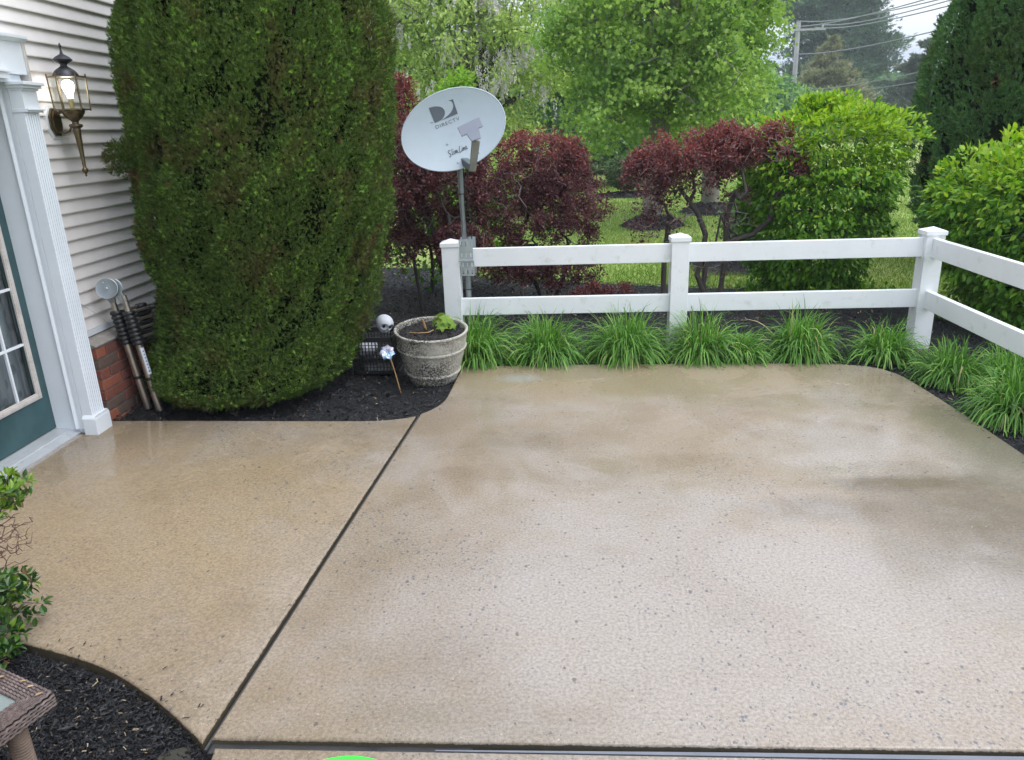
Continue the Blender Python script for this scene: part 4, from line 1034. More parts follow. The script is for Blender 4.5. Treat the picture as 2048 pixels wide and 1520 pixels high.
barberry(ba, [[(-.15, 7.35, -.05), (-.2, 7.33, .12), (-.32, 7.3, .30)], [(-.05, 7.3, -.05), (.05, 7.3, .15), (.1, 7.3, .35)]],
         [blob_tips(r_, 420, [(-.36, 7.25, .92, .40, .4, .45), (-.22, 7.2, 1.30, .36, .34, .28), (-.4, 7.2, .35, .3, .3, .25)]), blob_tips(r_, 460, [(.12, 7.3, .85, .42, .42, .38), (-.04, 7.25, 1.25, .34, .34, .30), (-.05, 7.2, .3, .5, .3, .2)])], 40000, .031, 41, .065, .024, tipz=1.15, lowleaf=-.2)
bb = empty('barberry_bush', (1.30, 7.0, 0), 'open red leaved bush with crooked bare trunks behind the middle fence post', 'shrub', 'dark red shrubs along the mulch bed')
barberry(bb, [[(1.42, 7.0, -.05), (1.36, 7.0, .1), (1.30, 7.0, .25), (1.34, 7.0, .42), (1.36, 7.0, .62), (1.28, 7.0, .82), (1.20, 7.0, .92)], [(1.36, 7.02, .02), (1.38, 7.0, .45), (1.56, 7.0, .55), (1.78, 6.98, .62), (1.92, 6.95, .76), (1.93, 6.93, .95)], [(1.0, 7.05, -.05), (1.0, 7.05, .4), (1.04, 7.05, .8)], [(1.52, 7.05, -.05), (1.56, 7.05, .4), (1.55, 7.05, .8), (1.62, 7.05, 1.0)]],
         [blob_tips(r_, 480, [(1.12, 7.0, 1.24, .44, .36, .32), (.84, 7.0, 1.10, .26, .3, .28), (1.42, 7.0, 1.34, .28, .3, .26), (1.1, 7, .72, .35, .3, .25, .05)]), blob_tips(r_, 190, [(1.95, 6.92, 1.38, .22, .22, .20), (2.08, 6.9, 1.2, .12, .15, .12)]), blob_tips(r_, 230, [(.86, 7.05, 1.15, .28, .25, .22), (.8, 7.0, .85, .2, .25, .22, .06), (.85, 7.0, .7, .3, .2, .15, .04)]), blob_tips(r_, 240, [(1.55, 7.0, 1.38, .26, .25, .2), (1.6, 7, .8, .2, .25, .25, .02), (1.4, 7.0, .3, .35, .2, .15, .02)])], 24000, .032, 43, .065, .026, tipz=1.1, lowleaf=.66, jit=.6, namp=1.5)
bc = empty('barberry_bush', (-1.12, 7.0, 0), 'tall dark red bush squeezed between the juniper and the dish', 'shrub', 'dark red shrubs along the mulch bed')
barberry(bc, [[(-.95, 6.9, -.05), (-1.0, 6.9, .2), (-1.1, 6.9, .5), (-1.15, 6.95, .8)], [(-.88, 6.6, -.05), (-.9, 6.62, .5), (-.95, 6.7, .9)], [(-1.3, 7.0, -.05), (-1.35, 7.0, .5)]],
         [blob_tips(r_, 280, [(-1.3, 7.0, 1.5, .36, .4, .32), (-1.4, 7.1, 1.85, .16, .2, .22), (-1.2, 7.0, 1.0, .45, .4, .4)]), blob_tips(r_, 180, [(-.85, 6.85, 1.15, .28, .3, .4), (-.82, 6.8, .6, .3, .3, .3)]), blob_tips(r_, 120, [(-1.45, 7.1, 1.3, .3, .3, .4), (-1.45, 7, .6, .35, .3, .3)])], 36000, .034, 45, .07, .018, tipz=1.45, lowleaf=.1)
# low red seedlings
bd = empty('barberry_seedling', (.42, 6.6, 0), 'small red sprouting bush low behind the left fence panel', 'shrub')
barberry(bd, [[(.42, 6.7, -.05), (.42, 6.7, .05)]], [blob_tips(r_, 60, [(.42, 6.7, .14, .3, .15, .12)])], 4000, .026, 47, .05, .01, lowleaf=-1, tipz=.1)

def blob_tree(name, loc, label, cat, blobs, nleaf, lsize, mat, seed, trunk=None, tr_r=.15, tmpl=LEAF4, ntips=160, group=None, spread=.3, bark='bark', droop=.0, step=.35, shell=.5, up=.2, wood_on=True, gap=.9, nscale=1.6, jit=.25, flat=.6):
    root = empty(name, loc, label, cat, group); r = np.random.default_rng(seed)
    tips = blob_tips(r, ntips, blobs)
    if trunk is None: trunk = [(loc[0], loc[1], -.1), (loc[0] + .03, loc[1], tips[:, 2].min() * .6 + .2), (loc[0], loc[1], np.percentile(tips[:, 2], 40))]
    nodes, par, ends = grow(trunk, tips, step, jit, seed, .6)
    rad = radii(nodes, par, tr_r * .06, tr_r, .5)
    if wood_on:
        nt_ = len(trunk); core_ = [i for i in range(len(nodes)) if rad[i] > tr_r * .45]
        wood('branches', nodes, par, rad, MT[bark], root, 6)
    # leaves: clusters at the tips and thin nodes
    thin = nodes[rad < tr_r * .16]; thin = np.concatenate([thin, tips, tips])
    C = thin[r.integers(0, len(thin), nleaf)]
    P = C + r.normal(size=(nleaf, 3)) * spread * np.array([1, 1, flat])
    k = wob(P, nscale, seed) + wob(P, nscale * 3, seed + 1) * .5 > -gap; P = P[k]; m = len(P)
    D = norm(r.normal(size=(m, 3)) + np.array([0, 0, -droop])); N = rand_dirs(m, 1.0, r)
    foliage('crown', tmpl, P, frames(D, N), lsize * r.uniform(.6, 1.3, m), mat, root)
    return root
T_ = lambda v: v
# maples on the lawn
blob_tree('maple_tree', (1.66, 13.35, 0), 'nearer young maple with fresh light green leaves and grey trunk in a mulch mound', 'tree',
          [(1.65, 13.3, 3.4, 1.62, 1.7, 1.5), (1.5, 13.0, 1.75, 1.55, 1.3, .55), (2.35, 13.2, 2.5, 1.05, 1.2, .9), (.9, 13.4, 2.9, 1.2, 1.2, 1.0), (1.8, 13.4, 4.8, 1.5, 1.6, 1.0)], 56000, .074, MT['maple'], 51,
          [(1.66, 13.35, -.1), (1.68, 13.35, .6), (1.72, 13.35, 1.3), (1.8, 13.3, 2.2), (1.85, 13.3, 3.6)], .17, MAPLE, 460, 'maples on the lawn', .16, 'bark_pale', .5, .3, gap=.42, nscale=2.2)
blob_tree('maple_tree', (2.98, 15.1, 0), 'farther young maple with light green crown behind the nearer one', 'tree',
          [(2.9, 15.0, 3.6, 1.15, 1.6, 1.5), (2.8, 15.0, 2.2, 1.25, 1.4, .6), (3.5, 14.8, 3.2, .5, 1.0, .8), (3.0, 15, 5.0, 1.1, 1.3, .9)], 36000, .080, MT['maple'], 53,
          [(2.98, 15.1, -.1), (2.98, 15.1, .8), (3.0, 15.1, 1.6), (3.15, 15.0, 3.2)], .17, MAPLE, 340, 'maples on the lawn', .17, 'bark_pale', .5, .3, gap=.42, nscale=2.2)
# back rows
blob_tree('wisteria_tree', (-1.8, 20, 0), 'pale yellow green tree hung with faded wisteria flowers behind the juniper', 'tree',
          [(-2.8, 20, 3.6, 2.0, 1.6, 1.8), (-1.0, 20, 3.8, 1.6, 1.6, 1.7), (-2.2, 20.0, 1.6, 2.4, 1.2, 1.0), (-3.8, 20, 4.8, 1.6, 1.4, 1.2), (-1.6, 20, 5.5, 1.8, 1.4, 1.0)], 46000, .12, MT['willow'], 55, None, .2, LEAF4, 340, None, .26, droop=.7, gap=.95, step=.4)
wis = bpy.data.objects['wisteria_tree']
# hanging racemes, part of the tree
def racemes():
    r = np.random.default_rng(61); n = 340
    cl = np.stack([r.uniform(-4.6, .1, 34), r.uniform(18.6, 19.4, 34), r.uniform(2.6, 5.2, 34)], 1)
    C = cl[r.integers(0, 34, n)] + r.normal(size=(n, 3)) * np.array([.22, .15, .14]); V = []; P = []; D = []; S = []
    for c_ in C:
        L_ = r.uniform(.25, .5); m = 34; t = np.sort(r.random(m)) ; rr = .045 * (1 - t) + .008
        a = r.uniform(0, 6.28, m); P.append(np.stack([c_[0] + rr * np.cos(a), c_[1] + rr * np.sin(a), c_[2] - t * L_], 1))
    P = np.concatenate(P); m = len(P); D = norm(r.normal(size=(m, 3)) * .5 + np.array([0, 0, -1])); N = rand_dirs(m, 0, r)
    foliage('flower_racemes', LEAF2, P, frames(D, N), r.uniform(.04, .075, m), MT['wisteria'], wis)
racemes()
def spread_tree(*a, **k): return blob_tree(*a, **k)
blob_tree('evergreen_tree', (1.0, 23, 0), 'dark green tree filling the gap left of the maples', 'tree', [(.6, 23, 2.2, 1.3, 1.2, 1.9), (1.0, 23, 4.6, 1.0, 1.0, 1.6), (1.6, 23, 1.4, 1.5, 1, 1.1)], 14000, .2, MT['darktree'], 63, None, .2, LEAF4, 200, None, .28, gap=1.2, step=.5)
blob_tree('young_tree', (-2.0, 17, 0), 'slim pale young tree rising just behind the dish top', 'tree', [(-2.05, 17, 2.1, .45, .4, .8), (-1.9, 17, 1.2, .5, .4, .5)], 2600, .11, MT['bright'], 65, None, .04, LEAF4, 70, None, .12, gap=1.0, step=.3)
blob_tree('garden_bush', (2.6, 24.5, 0), 'yellow green bush at the far edge of the lawn', 'shrub', [(2.4, 24.5, .8, 1.3, .8, .8), (3.3, 24.8, 1.0, 1.2, .8, .9)], 7000, .16, MT['bright'], 67, None, .05, LEAF4, 120, 'bushes along the far lawn edge', .2, gap=1.2, step=.4)
blob_tree('garden_bush', (.9, 21.5, 0), 'pale greyish twiggy bush left of the round clipped bush', 'shrub', [(.75, 21.5, 1.0, .75, .6, .8)], 1500, .11, MT['box'], 69, [(.8, 21.5, -.1), (.8, 21.5, .3)], .05, LEAF2, 260, 'bushes along the far lawn edge', .12, 'twig', gap=1.2, step=.2, jit=.5)
blob_tree('garden_bush', (-.7, 16, 0), 'low yellow green bush seen behind the round dark red bush', 'shrub', [(-.6, 16, .6, 1.1, .6, .7), (-1.8, 16, .7, 1.0, .6, .8)], 6000, .12, MT['willow'], 71, None, .05, LEAF4, 120, 'bushes along the far lawn edge', .17, gap=1.0, step=.3)
blob_tree('wispy_bush', (2.25, 9.3, 0), 'wispy grey green bush behind the bent red trunk', 'shrub', [(2.3, 9.3, .42, .30, .25, .38)], 2600, .06, MT['box'], 73, [(2.25, 9.3, -.05), (2.25, 9.3, .1)], .012, LEAF2, 160, None, .06, 'twig', gap=1.5, step=.1, jit=.4)
blob_tree('green_understory_bush', (-1.35, 7.9, 0), 'green leafy bush showing through the tall dark red bush behind the dish', 'shrub', [(-1.4, 7.9, .7, .5, .3, .6), (-1.0, 7.9, 1.0, .4, .3, .5), (-.8, 8.0, .6, .3, .3, .5)], 3600, .075, MT['dogwood'], 75, None, .02, LEAF4, 120, None, .10, gap=1.1, step=.2)
rb_ = empty('round_bush', (1.75, 19.3, 0), 'small clipped ball shaped bush on the lawn in its mulch ring', 'shrub')
P = rand_dirs(9000, 0); P = P * np.array([.52, .52, .40]) * (1 - .12 * np.abs(rng.normal(size=(9000, 1)))) + np.array([1.75, 19.3, .48]); k = P[:, 2] > .05; P = P[k]
foliage('foliage', LEAF2, P, frames(rand_dirs(len(P)), norm(P - np.array([1.75, 19.3, .3]) + rng.normal(size=P.shape) * .3)), rng.uniform(.04, .085, len(P)), MT['box'], rb_)
B().tube([(1.75, 19.3, -.1), (1.75, 19.3, .3)], .08, 8).obj('trunk', MT['bark_dark'], rb_)
# far tree line: individual trees
spec = [(-9, 27, 'midtree', 6.5), (-5.5, 30, 'darktree', 7.0), (-2.2, 28, 'midtree', 5.4), (.8, 31, 'darktree', 5.8), (3.6, 29, 'midtree', 4.4), (6.4, 32, 'midtree', 4.0), (-13, 30, 'darktree', 8), (8.6, 36, 'darktree', 3.8), (11.0, 40, 'midtree', 3.4)]
labels = ['broad mid green tree far left in the back row', 'tall dark green tree behind the wisteria', 'mid green tree behind the wisteria flowers', 'tallest dark tree between wisteria and maples', 'mid green tree behind the nearer maple crown', 'mid green tree behind the right side of the maples', 'dark tree at the far left end of the back row', 'dark low tree behind the utility pole foot', 'mid green low tree behind the leafy shrub top']
for i, ((x, y, mt, h), lb) in enumerate(zip(spec, labels)):
    wdt = 2.0 if h > 5 else 1.9
    blob_tree('background_tree', (x, y, 0), lb, 'tree', [(x, y, h * .35, wdt * 1.15, wdt, h * .28), (x + .3, y, h * .62, wdt, wdt, h * .28), (x - .6, y - .3, h * .2, wdt * 1.1, wdt * .8, h * .2)], 12000, .27, MT[mt], 80 + i, None, .22, LEAF4, 170, 'trees beyond the lawn', .36, gap=1.05, step=.7)
# conifers
def conifer(name, loc, h, r0, mat, label, seed, n=14000, size=.5, layers=16, droop=.15, open_=.25, base=.08, group=None, power=.8):
    root = empty(name, loc, label, 'tree', group); r = np.random.default_rng(seed); P = []; D = []
    nodes = [np.array([loc[0], loc[1], -.1]), np.array([loc[0], loc[1], h])]; par = [-1, 0]; rad = [h * .02, h * .004]
    for j in range(layers * 5):
        t = (j + r.random()) / (layers * 5); z = h * (base + (1 - base) * t); L_ = r0 * (1 - t) ** power * r.uniform(.7, 1.12); a = r.uniform(0, 6.28)
        L_ *= 1 + .18 * math.sin(t * 23 + seed)
        d = np.array([math.cos(a), math.sin(a), .1]); e_ = np.array([loc[0], loc[1], z]) + d * L_ + np.array([0, 0, -droop * L_])
        nodes += [np.array([loc[0], loc[1], z]), e_]; par += [1 if False else -1, len(nodes) - 2]; rad += [h * .006, h * .0015]
        k = max(20, int(n / (layers * 5) * L_ / r0 * 1.7)); u = r.random(k) ** .6
        pp = np.array([loc[0], loc[1], z]) + (e_ - np.array([loc[0], loc[1], z])) * u[:, None] + r.normal(size=(k, 3)) * np.array([L_ * .13, L_ * .13, L_ * .06]) * (.5 + u[:, None])
        P.append(pp); D.append(np.tile(d, (k, 1)) + r.normal(size=(k, 3)) * .5 + np.array([0, 0, .25]))
    P = np.concatenate(P); D = np.concatenate(D)
    foliage('crown', SPR, P, frames(D, rand_dirs(len(P), .7, r)), size * r.uniform(.6, 1.3, len(P)), mat, root)
    nodes = np.array(nodes); par = np.array(par); wood('trunk', nodes, par, np.array(rad), MT['bark'], root, 5)
    return root
def far_pine():
    x, y = 26.6, 80; root = empty('pine_tree', (x, y, 0), 'huge blue green pine far behind the utility pole', 'tree'); r = np.random.default_rng(91)
    tips = blob_tips(r, 330, [(x + .6, y, 8.5, 5.6, 4.5, 2.6), (x - .6, y, 12.5, 5.2, 4, 3.0), (x, y, 5.6, 4.6, 4, 1.6), (x + .5, y, 16, 3.6, 3, 2.6), (x + 4.2, y, 7.2, 2.2, 2, 1.6)])
    nodes, par, ends = grow([(x, y, -.1), (x, y, 5), (x, y, 11), (x, y, 16)], tips, 1.2, .2, 3, .5); rad = radii(nodes, par, .05, .4, .5); wood('trunk', nodes, par, rad, MT['bark'], root, 5)
    n = 30000; C = tips[r.integers(0, len(tips), n)]; P = C + r.normal(size=(n, 3)) * np.array([.62, .6, .26])
    foliage('crown', SPR, P, frames(norm((P - C) + np.array([0, 0, .4]) + r.normal(size=P.shape) * .3), rand_dirs(n, .5, r)), r.uniform(.35, .7, n), MT['pine'], root)
far_pine()
conifer('fir_tree', (19.3, 58, 0), 6.9, 3.6, MT['brownfir'], 'olive brown fir in front of the big pine', 93, 16000, .42, 16)
conifer('spruce_tree', (26.3, 59, 0), 6.6, 3.6, MT['spruce'], 'grey green spruce left of the tall arborvitae top', 95, 15000, .42, 14, group='spruces beyond the wires', power=.6)
conifer('spruce_tree', (28.6, 57, 0), 7.2, 2.6, MT['spruce'], 'pointed spruce with a rusty tip beside the arborvitae', 97, 11000, .40, 16, group='spruces beyond the wires')
conifer('spruce_tree', (15.6, 62, 0), 5.6, 3.2, MT['spruce'], 'dark spruce left of the utility pole', 99, 12000, .45, 14, group='spruces beyond the wires', power=.55)
conifer('spruce_tree', (23.0, 66, 0), 4.6, 3.4, MT['brownfir'], 'low olive conifer under the wires between fir and spruce', 101, 10000, .45, 12, group='spruces beyond the wires', power=.5)
def woodline():
    r = np.random.default_rng(111); n = 60000; x = r.uniform(-90, 120, n); y = 92 + r.uniform(0, 7, n)
    top = 4.0 + 1.4 * np.sin(x * .21) + .9 * np.sin(x * .53 + 1) + .5 * np.sin(x * 1.3); z = top * r.random(n) ** .8
    P = np.stack([x, y, z], 1); o = foliage('distant_woodland', LEAF4, P, frames(rand_dirs(n), rand_dirs(n, .5)), r.uniform(.9, 1.8, n), MT['darktree'], None)
    tag(o, 'far off belt of woodland closing the view behind all the trees', 'woodland', kind='stuff')
woodline()
# utility pole and wires
up_ = empty('utility_pole', (18.98, 65, 0), 'pale wooden utility pole with crossarm among the far trees', 'utility pole')
mp_ = simple('weathered_pole_wood', (.36, .36, .35), .8, 0, .5, 8, .15)
B().tube([(19.0, 65, -.1), (18.94, 65, 8.75)], [.21, .16], 10).obj('mast', mp_, up_, smooth=True)
B().box((18.0, 64.8, 8.05), (21.0, 64.92, 8.20)).obj('crossarm', mp_, up_)
for xx in (18.15, 19.0, 20.75): B().lathe([(.06, 8.20), (.08, 8.3), (.05, 8.42)], (xx, 64.86, 0), 8, cap=True).obj('insulator', MT['steel'], up_)
mw = simple('grey_cable', (.16, .17, .18), .5)
ends_ = [((18.15, 64.86, 8.42), (9.7, 22, 4.75)), ((19.0, 64.86, 8.75), (10.0, 22, 4.72)), ((20.75, 64.86, 8.42), (10.5, 22, 4.75)), ((20.2, 64.86, 8.25), (10.2, 22, 4.55)), ((19.1, 64.86, 6.4), (11.1, 22, 4.20)), ((19.0, 64.9, 3.9), (12.0, 30, 3.1)), ((19.0, 64.9, 3.6), (12.2, 30, 2.85))]
wl = ['leftmost overhead wire from the pole top', 'overhead wire from the very tip of the pole', 'overhead wire from the right end of the crossarm', 'overhead wire just below the crossarm end', 'single lower overhead wire crossing the pine', 'upper of the two low dark cables over the shrub', 'lower of the two low dark cables over the shrub']
for (a, c_), lb in zip(ends_, wl):
    a = Vector(a); c_ = Vector(c_); dr = c_ - a; c2 = c_ + dr * .35
    pts = []
    for i in range(25):
        t = i / 24 * 1.0; p = a + (c2 - a) * t; p.z -= .9 * 4 * t * (1 - t) * (.35 if a.z < 5 else .45); pts.append(p)
    o = B().tube(pts, [.032 - .020 * i / 24 for i in range(25)], 5).obj('overhead_wire', mw); tag(o, lb, 'wire', 'overhead wires')

# ================================================================== ORNAMENTAL GRASS
def grass_clump(x, y, rad, h, n, seed, label, lean=(0, 0), sx=1.0):
    r = np.random.default_rng(seed); K = 7
    a = r.uniform(0, 2 * math.pi, n); q = rad * .22 * np.sqrt(r.random(n))
    base = np.stack([q * np.cos(a) * sx, q * np.sin(a), np.zeros(n) - .03], 1)
    L_ = h * r.uniform(.55, 1.3, n) * 1.22 * r.uniform(.88, 1.10)
    el = np.clip(r.normal(R(63), R(20), n), R(20), R(89)); az = a + r.normal(size=n) * .8
    d = np.stack([np.cos(az) * np.cos(el) + lean[0], np.sin(az) * np.cos(el) + lean[1], np.sin(el)], 1); d = norm(d)
    d[:, 0] *= sx
    bend = r.uniform(.18, .70, n) * (1 + .5 * (el < R(55)))
    P = base.copy(); pts = [P.copy()]
    for k in range(K):
        P = P + d * (L_ / K)[:, None]; P[:, 2] = np.maximum(P[:, 2], -.015 + .01 * r.random(n)); pts.append(P.copy())
        d = norm(d + np.array([0, 0, -1]) * (bend * (.35 + .28 * k))[:, None] + r.normal(size=(n, 3)) * .02)
    pts = np.stack(pts, 1)                                    # n,K+1,3
    w0 = r.uniform(.0026, .0060, n); prof_ = np.array([.7, .95, 1, 1, .9, .72, .45, .04])
    tw = np.stack([-np.sin(az), np.cos(az), r.normal(size=n) * .35], 1); tw = norm(tw)
    off = tw[:, None, :] * (w0[:, None] * prof_[None])[:, :, None]
    V = np.stack([pts - off, pts + off], 2).reshape(-1, 3)    # n*(K+1)*2
    k = np.arange(K); F1 = np.stack([2 * k, 2 * k + 1, 2 * k + 3, 2 * k + 2], 1)
    F = (F1[None] + (np.arange(n) * 2 * (K + 1))[:, None, None]).reshape(-1, 4)
    me = np_mesh('ornamental_grass', V, F, smooth=True); o = link('ornamental_grass', me, MT['tuft'], None, (x, y, 0))
    tag(o, label, 'ornamental grass', 'grass clumps edging the patio')
G = [(-.60, 5.27, .50, .29, 420, 'leftmost grass clump, between planter and patio corner', (.02, 0), 1.0),
     (-.08, 5.28, .50, .27, 440, 'second grass clump from the planter, under the left fence panel', (0, -.1), 1.0),
     (.50, 5.29, .52, .29, 470, 'third grass clump from the planter, just left of the middle post', (0, -.08), 1.0),
     (1.03, 5.27, .48, .27, 420, 'wide double grass clump at the foot of the middle fence post', (0, -.08), 1.0),
     (1.29, 5.20, .36, .22, 200, 'low grass clump leaning on the one at the middle fence post', (.2, -.1), 1.0),
     (1.72, 5.27, .50, .28, 400, 'grass clump under the middle of the right fence panel', (0, -.08), 1.0),
     (2.28, 5.17, .44, .27, 300, 'thinner yellowish grass clump left of the corner post', (.04, -.04), 1.0),
     (2.50, 4.68, .44, .26, 400, 'grass clump in front of the side fence nearest the corner post', (-.05, -.08), 1.0),
     (2.80, 4.62, .34, .24, 200, 'grass clump half hidden behind others below the side fence', (0, 0), 1.0),
     (2.52, 4.05, .46, .28, 420, 'grass clump cut by the right edge beside the patio', (-.08, -.08), 1.0),
     (2.75, 3.35, .50, .27, 400, 'grass clump outside the right edge along the patio', (-.05, 0), 1.0)]
for i, g in enumerate(G): grass_clump(g[0], g[1], g[2], g[3], int(g[4] * 2.2), 200 + i, g[5], g[6], g[7])

# ================================================================== PLANTER
pl = empty('planter', (-.862, 4.88, -.02), 'weathered pale barrel shaped planter full of dark soil', 'planter')
pl.rotation_euler = (R(5.5), R(2.0), 0)
s = NT('flaking_white_planter'); c = s.coord()
base_ = s.ramp(s.noise(c, 9, 5, .6), [(.3, (.36, .345, .29)), (.7, (.50, .49, .44))])
spk = s.ramp(s.noise(c, 85, 5, .75), [(.46, 0), (.50, 1)])
msk = s.ramp(s.noise(s.n('ShaderNodeMapping', {'Vector': c, 'Location': (.35, .3, 0)}).outputs[0], 3.2, 4, .6), [(.34, 0.2), (.50, 1)])
sep = s.n('ShaderNodeSeparateXYZ', {'Vector': c}); lft = s.ramp(s.math('ADD', s.math('MULTIPLY', sep.outputs[0], -2.2), .75), [(.2, .15), (.6, 1)])
colp = s.mix(s.math('MULTIPLY', s.math('MULTIPLY', spk, msk), lft), base_, (.055, .05, .042))
s.bsdf(Base_Color=colp, Roughness=.6, Normal=s.bump(s.noise(c, 60, 5, .7), .15, .003)); MT['planter'] = s.m
def local(b, name, mat, parent, **k): return b.obj(name, mat, None, **k)
def lpart(b, name, mat, parent, **k):
    o = b.obj(name, mat, None, **k); o.parent = parent; return o
b = B(); b.lathe([(.155, 0), (.162, .012), (.168, .03), (.176, .055), (.196, .12), (.214, .19), (.228, .25), (.238, .31), (.241, .345), (.246, .352), (.250, .360), (.248, .368), (.238, .370), (.230, .364), (.224, .33), (.218, .28)], (0, 0, 0), 56); lpart(b, 'pot_body', MT['planter'], pl, smooth=True)
for z_, r0_ in ((.247, .2285), (.078, .186)):
    b = B(); b.lathe([(r0_ - .006, z_ - .012), (r0_ + .003, z_ - .011), (r0_ + .0075, z_ - .004), (r0_ + .008, z_ + .004), (r0_ + .004, z_ + .010), (r0_ - .003, z_ + .012)], (0, 0, 0), 56); lpart(b, 'hoop', MT['planter'], pl, smooth=True)
V = [(0, 0, .345)]; F = []
for i in range(1, 8):
    for k in range(32):
        a = 2 * math.pi * k / 32; q = .229 * i / 7; V.append((q * math.cos(a), q * math.sin(a), .338 + .008 * math.sin(7 * a + i * 2) + .006 * math.cos(3 * a - i) - .01 * (i == 7)))
b = bmesh.new(); vs = [b.verts.new(v) for v in V]
for k in range(32): b.faces.new((vs[0], vs[1 + k], vs[1 + (k + 1) % 32]))
for i in range(1, 7):
    for k in range(32): b.faces.new((vs[1 + (i - 1) * 32 + k], vs[1 + i * 32 + k], vs[1 + i * 32 + (k + 1) % 32], vs[1 + (i - 1) * 32 + (k + 1) % 32]))
me = bpy.data.meshes.new('soil'); b.to_mesh(me); b.free(); link('soil', me, MT['soil'], pl)
n = 1500; a = rng.uniform(0, 6.28, n); q = .222 * np.sqrt(rng.random(n)); P = np.stack([q * np.cos(a), q * np.sin(a), .343 + .008 * rng.random(n)], 1); d = rng.normal(size=(n, 3)); nn = rng.normal(size=(n, 3)) * .6; nn[:, 2] += 1
V, F = scatter(*CHIP, P, frames(d, nn), rng.lognormal(math.log(.012), .4, n)); me = np_mesh('soil_crumbs', V, F); o = link('soil_crumbs', me, MT['mulch'], pl); o['kind'] = 'stuff'
b = B(); b.tube([(-.045, .055, .33), (-.050, .050, .37), (-.062, .045, .415)], [.010, .008, .007], 7); b.tube([(-.14, -.04, .352), (-.07, -.07, .36), (-.01, -.05, .358), (.02, -.02, .365)], .003, 5); lpart(b, 'dead_stalk', MT['bamboo'], pl, smooth=True)
sap = empty('maple_seedling', (-.82, 4.93, .32), 'little maple seedling with drooping lobed leaves growing in the planter', 'seedling')
b = B(); b.tube([(-.82, 4.93, .30), (-.815, 4.93, .36), (-.80, 4.92, .405)], .0028, 6); b.obj('stem', MT['bamboo'], sap)
MT['sap'] = leaf_mat('seedling_leaves', [(0, (.17, .29, .04)), (1, (.27, .40, .06))], .35, .5, .25)
r = np.random.default_rng(301)
for i in range(11):
    a = -math.pi / 2 + (i - 5) * .55 + r.normal() * .2; tip = np.array([-.80 + .055 * math.cos(a) * r.uniform(.4, 1.1) + .02, 4.92 + .05 * math.sin(a), .40 - .015 * r.random() + .03 * (i % 3 == 0)])
    d = np.array([[math.cos(a) * .5, math.sin(a) * .5, -.85]]); nn = np.array([[math.cos(a) * .8 + .1, math.sin(a) * .8 - .3, .6]]); Fr_ = frames(d, nn)[0]
    o = bpy.data.objects.new('leaf', leaf_mesh(MT['sap'], MAPLE, 'sap')); COL.objects.link(o); o.parent = sap; s_ = r.uniform(.065, .10)
    o.matrix_local = Matrix([[*(Fr_[q_] * s_), tip[q_] - sap.location[q_]] for q_ in range(3)] + [[0, 0, 0, 1]])

# crate with skull ornament, pinwheel
crate = empty('plastic_crate', (-1.29, 5.10, -.01), 'black lattice plastic crate half hidden under the juniper edge', 'crate')
cw, cd, chh = .145, .15, .27
for (x0, x1, y0, y1, ax) in ((-cw, cw, -cd, -cd + .008, 'x'), (-cw, cw, cd - .008, cd, 'x'), (-cw, -cw + .008, -cd, cd, 'y'), (cw - .008, cw, -cd, cd, 'y')):
    b = B()
    b.box((x0, y0, 0), (x1, y1, .03)); b.box((x0, y0, chh - .035), (x1, y1, chh))
    a0, a1 = (x0, x1) if ax == 'x' else (y0, y1)
    nb = 13
    for i in range(nb):
        p = a0 + (a1 - a0 - .006) * i / (nb - 1)
        if ax == 'x': b.box((p, y0 + .001, .03), (p + .006, y1 - .001, chh - .035))
        else: b.box((x0 + .001, p, .03), (x1 - .001, p + .006, chh - .035))
    for j in range(1, 9):
        z_ = .03 + (chh - .065) * j / 9
        if ax == 'x': b.box((x0, y0 + .002, z_ - .002), (x1, y1 - .002, z_ + .002))
        else: b.box((x0 + .002, y0, z_ - .002), (x1 - .002, y1, z_ + .002))
    lpart(b, 'lattice_side', MT['black_plastic'], crate)
lpart(B().box((-cw, -cd, 0), (cw, cd, .006)), 'floor', MT['black_plastic'], crate)
bag = empty('white_bag', (-1.36, 5.08, .0), 'crumpled white bag showing through the black crate lattice', 'bag')
b = bmesh.new(); bmesh.ops.create_icosphere(b, subdivisions=3, radius=.075)
for v in b.verts: v.co = Vector((v.co.x * 1.0, v.co.y * 1.2, v.co.z * .8)) * (1 + .12 * math.sin(v.co.x * 70) * math.cos(v.co.y * 60)) + Vector((0, -.0, .155))
me = bpy.data.meshes.new('bag_sheet'); b.to_mesh(me); b.free(); link('bag_sheet', me, simple('white_film', (.6, .62, .68), .35), bag)
sk = empty('skull_ornament', (-1.225, 5.06, .285), 'pale speckled skull garden ornament lying on the black crate', 'ornament'); sk.rotation_euler = (R(4), R(14), R(38))
ms = simple('speckled_stone', (.50, .52, .56), .75, 0, .5, 70, .2, ((.16, .16, .17), 30, .58, .74))
b = bmesh.new(); bmesh.ops.create_icosphere(b, subdivisions=5, radius=1)
for v in b.verts:
    p = v.co.copy(); x, y, z_ = p.x * .060, p.y * .072, p.z * .060
    if z_ < -.01 and y < 0: x *= 1 - .28 * min(1, (-z_ - .01) / .05); y *= .96; z_ *= 1.18
    if z_ < 0 and y > 0: z_ *= .72
    for ex in (-.024, .024):
        dd = ((x - ex) / .017) ** 2 + ((z_ + .014) / .015) ** 2
        if y < 0 and dd < 1.6: y += .030 * max(0, 1 - dd / 1.6) ** .5
    dd = (x / .009) ** 2 + ((z_ + .040) / .011) ** 2
    if y < 0 and dd < 1.4: y += .018 * max(0, 1 - dd / 1.4) ** .5
    if y < 0 and -.068 < z_ < -.056: y += .006; y += .003 * (math.sin(x * 700) > .4)
    v.co = Vector((x, y, z_ + .05))
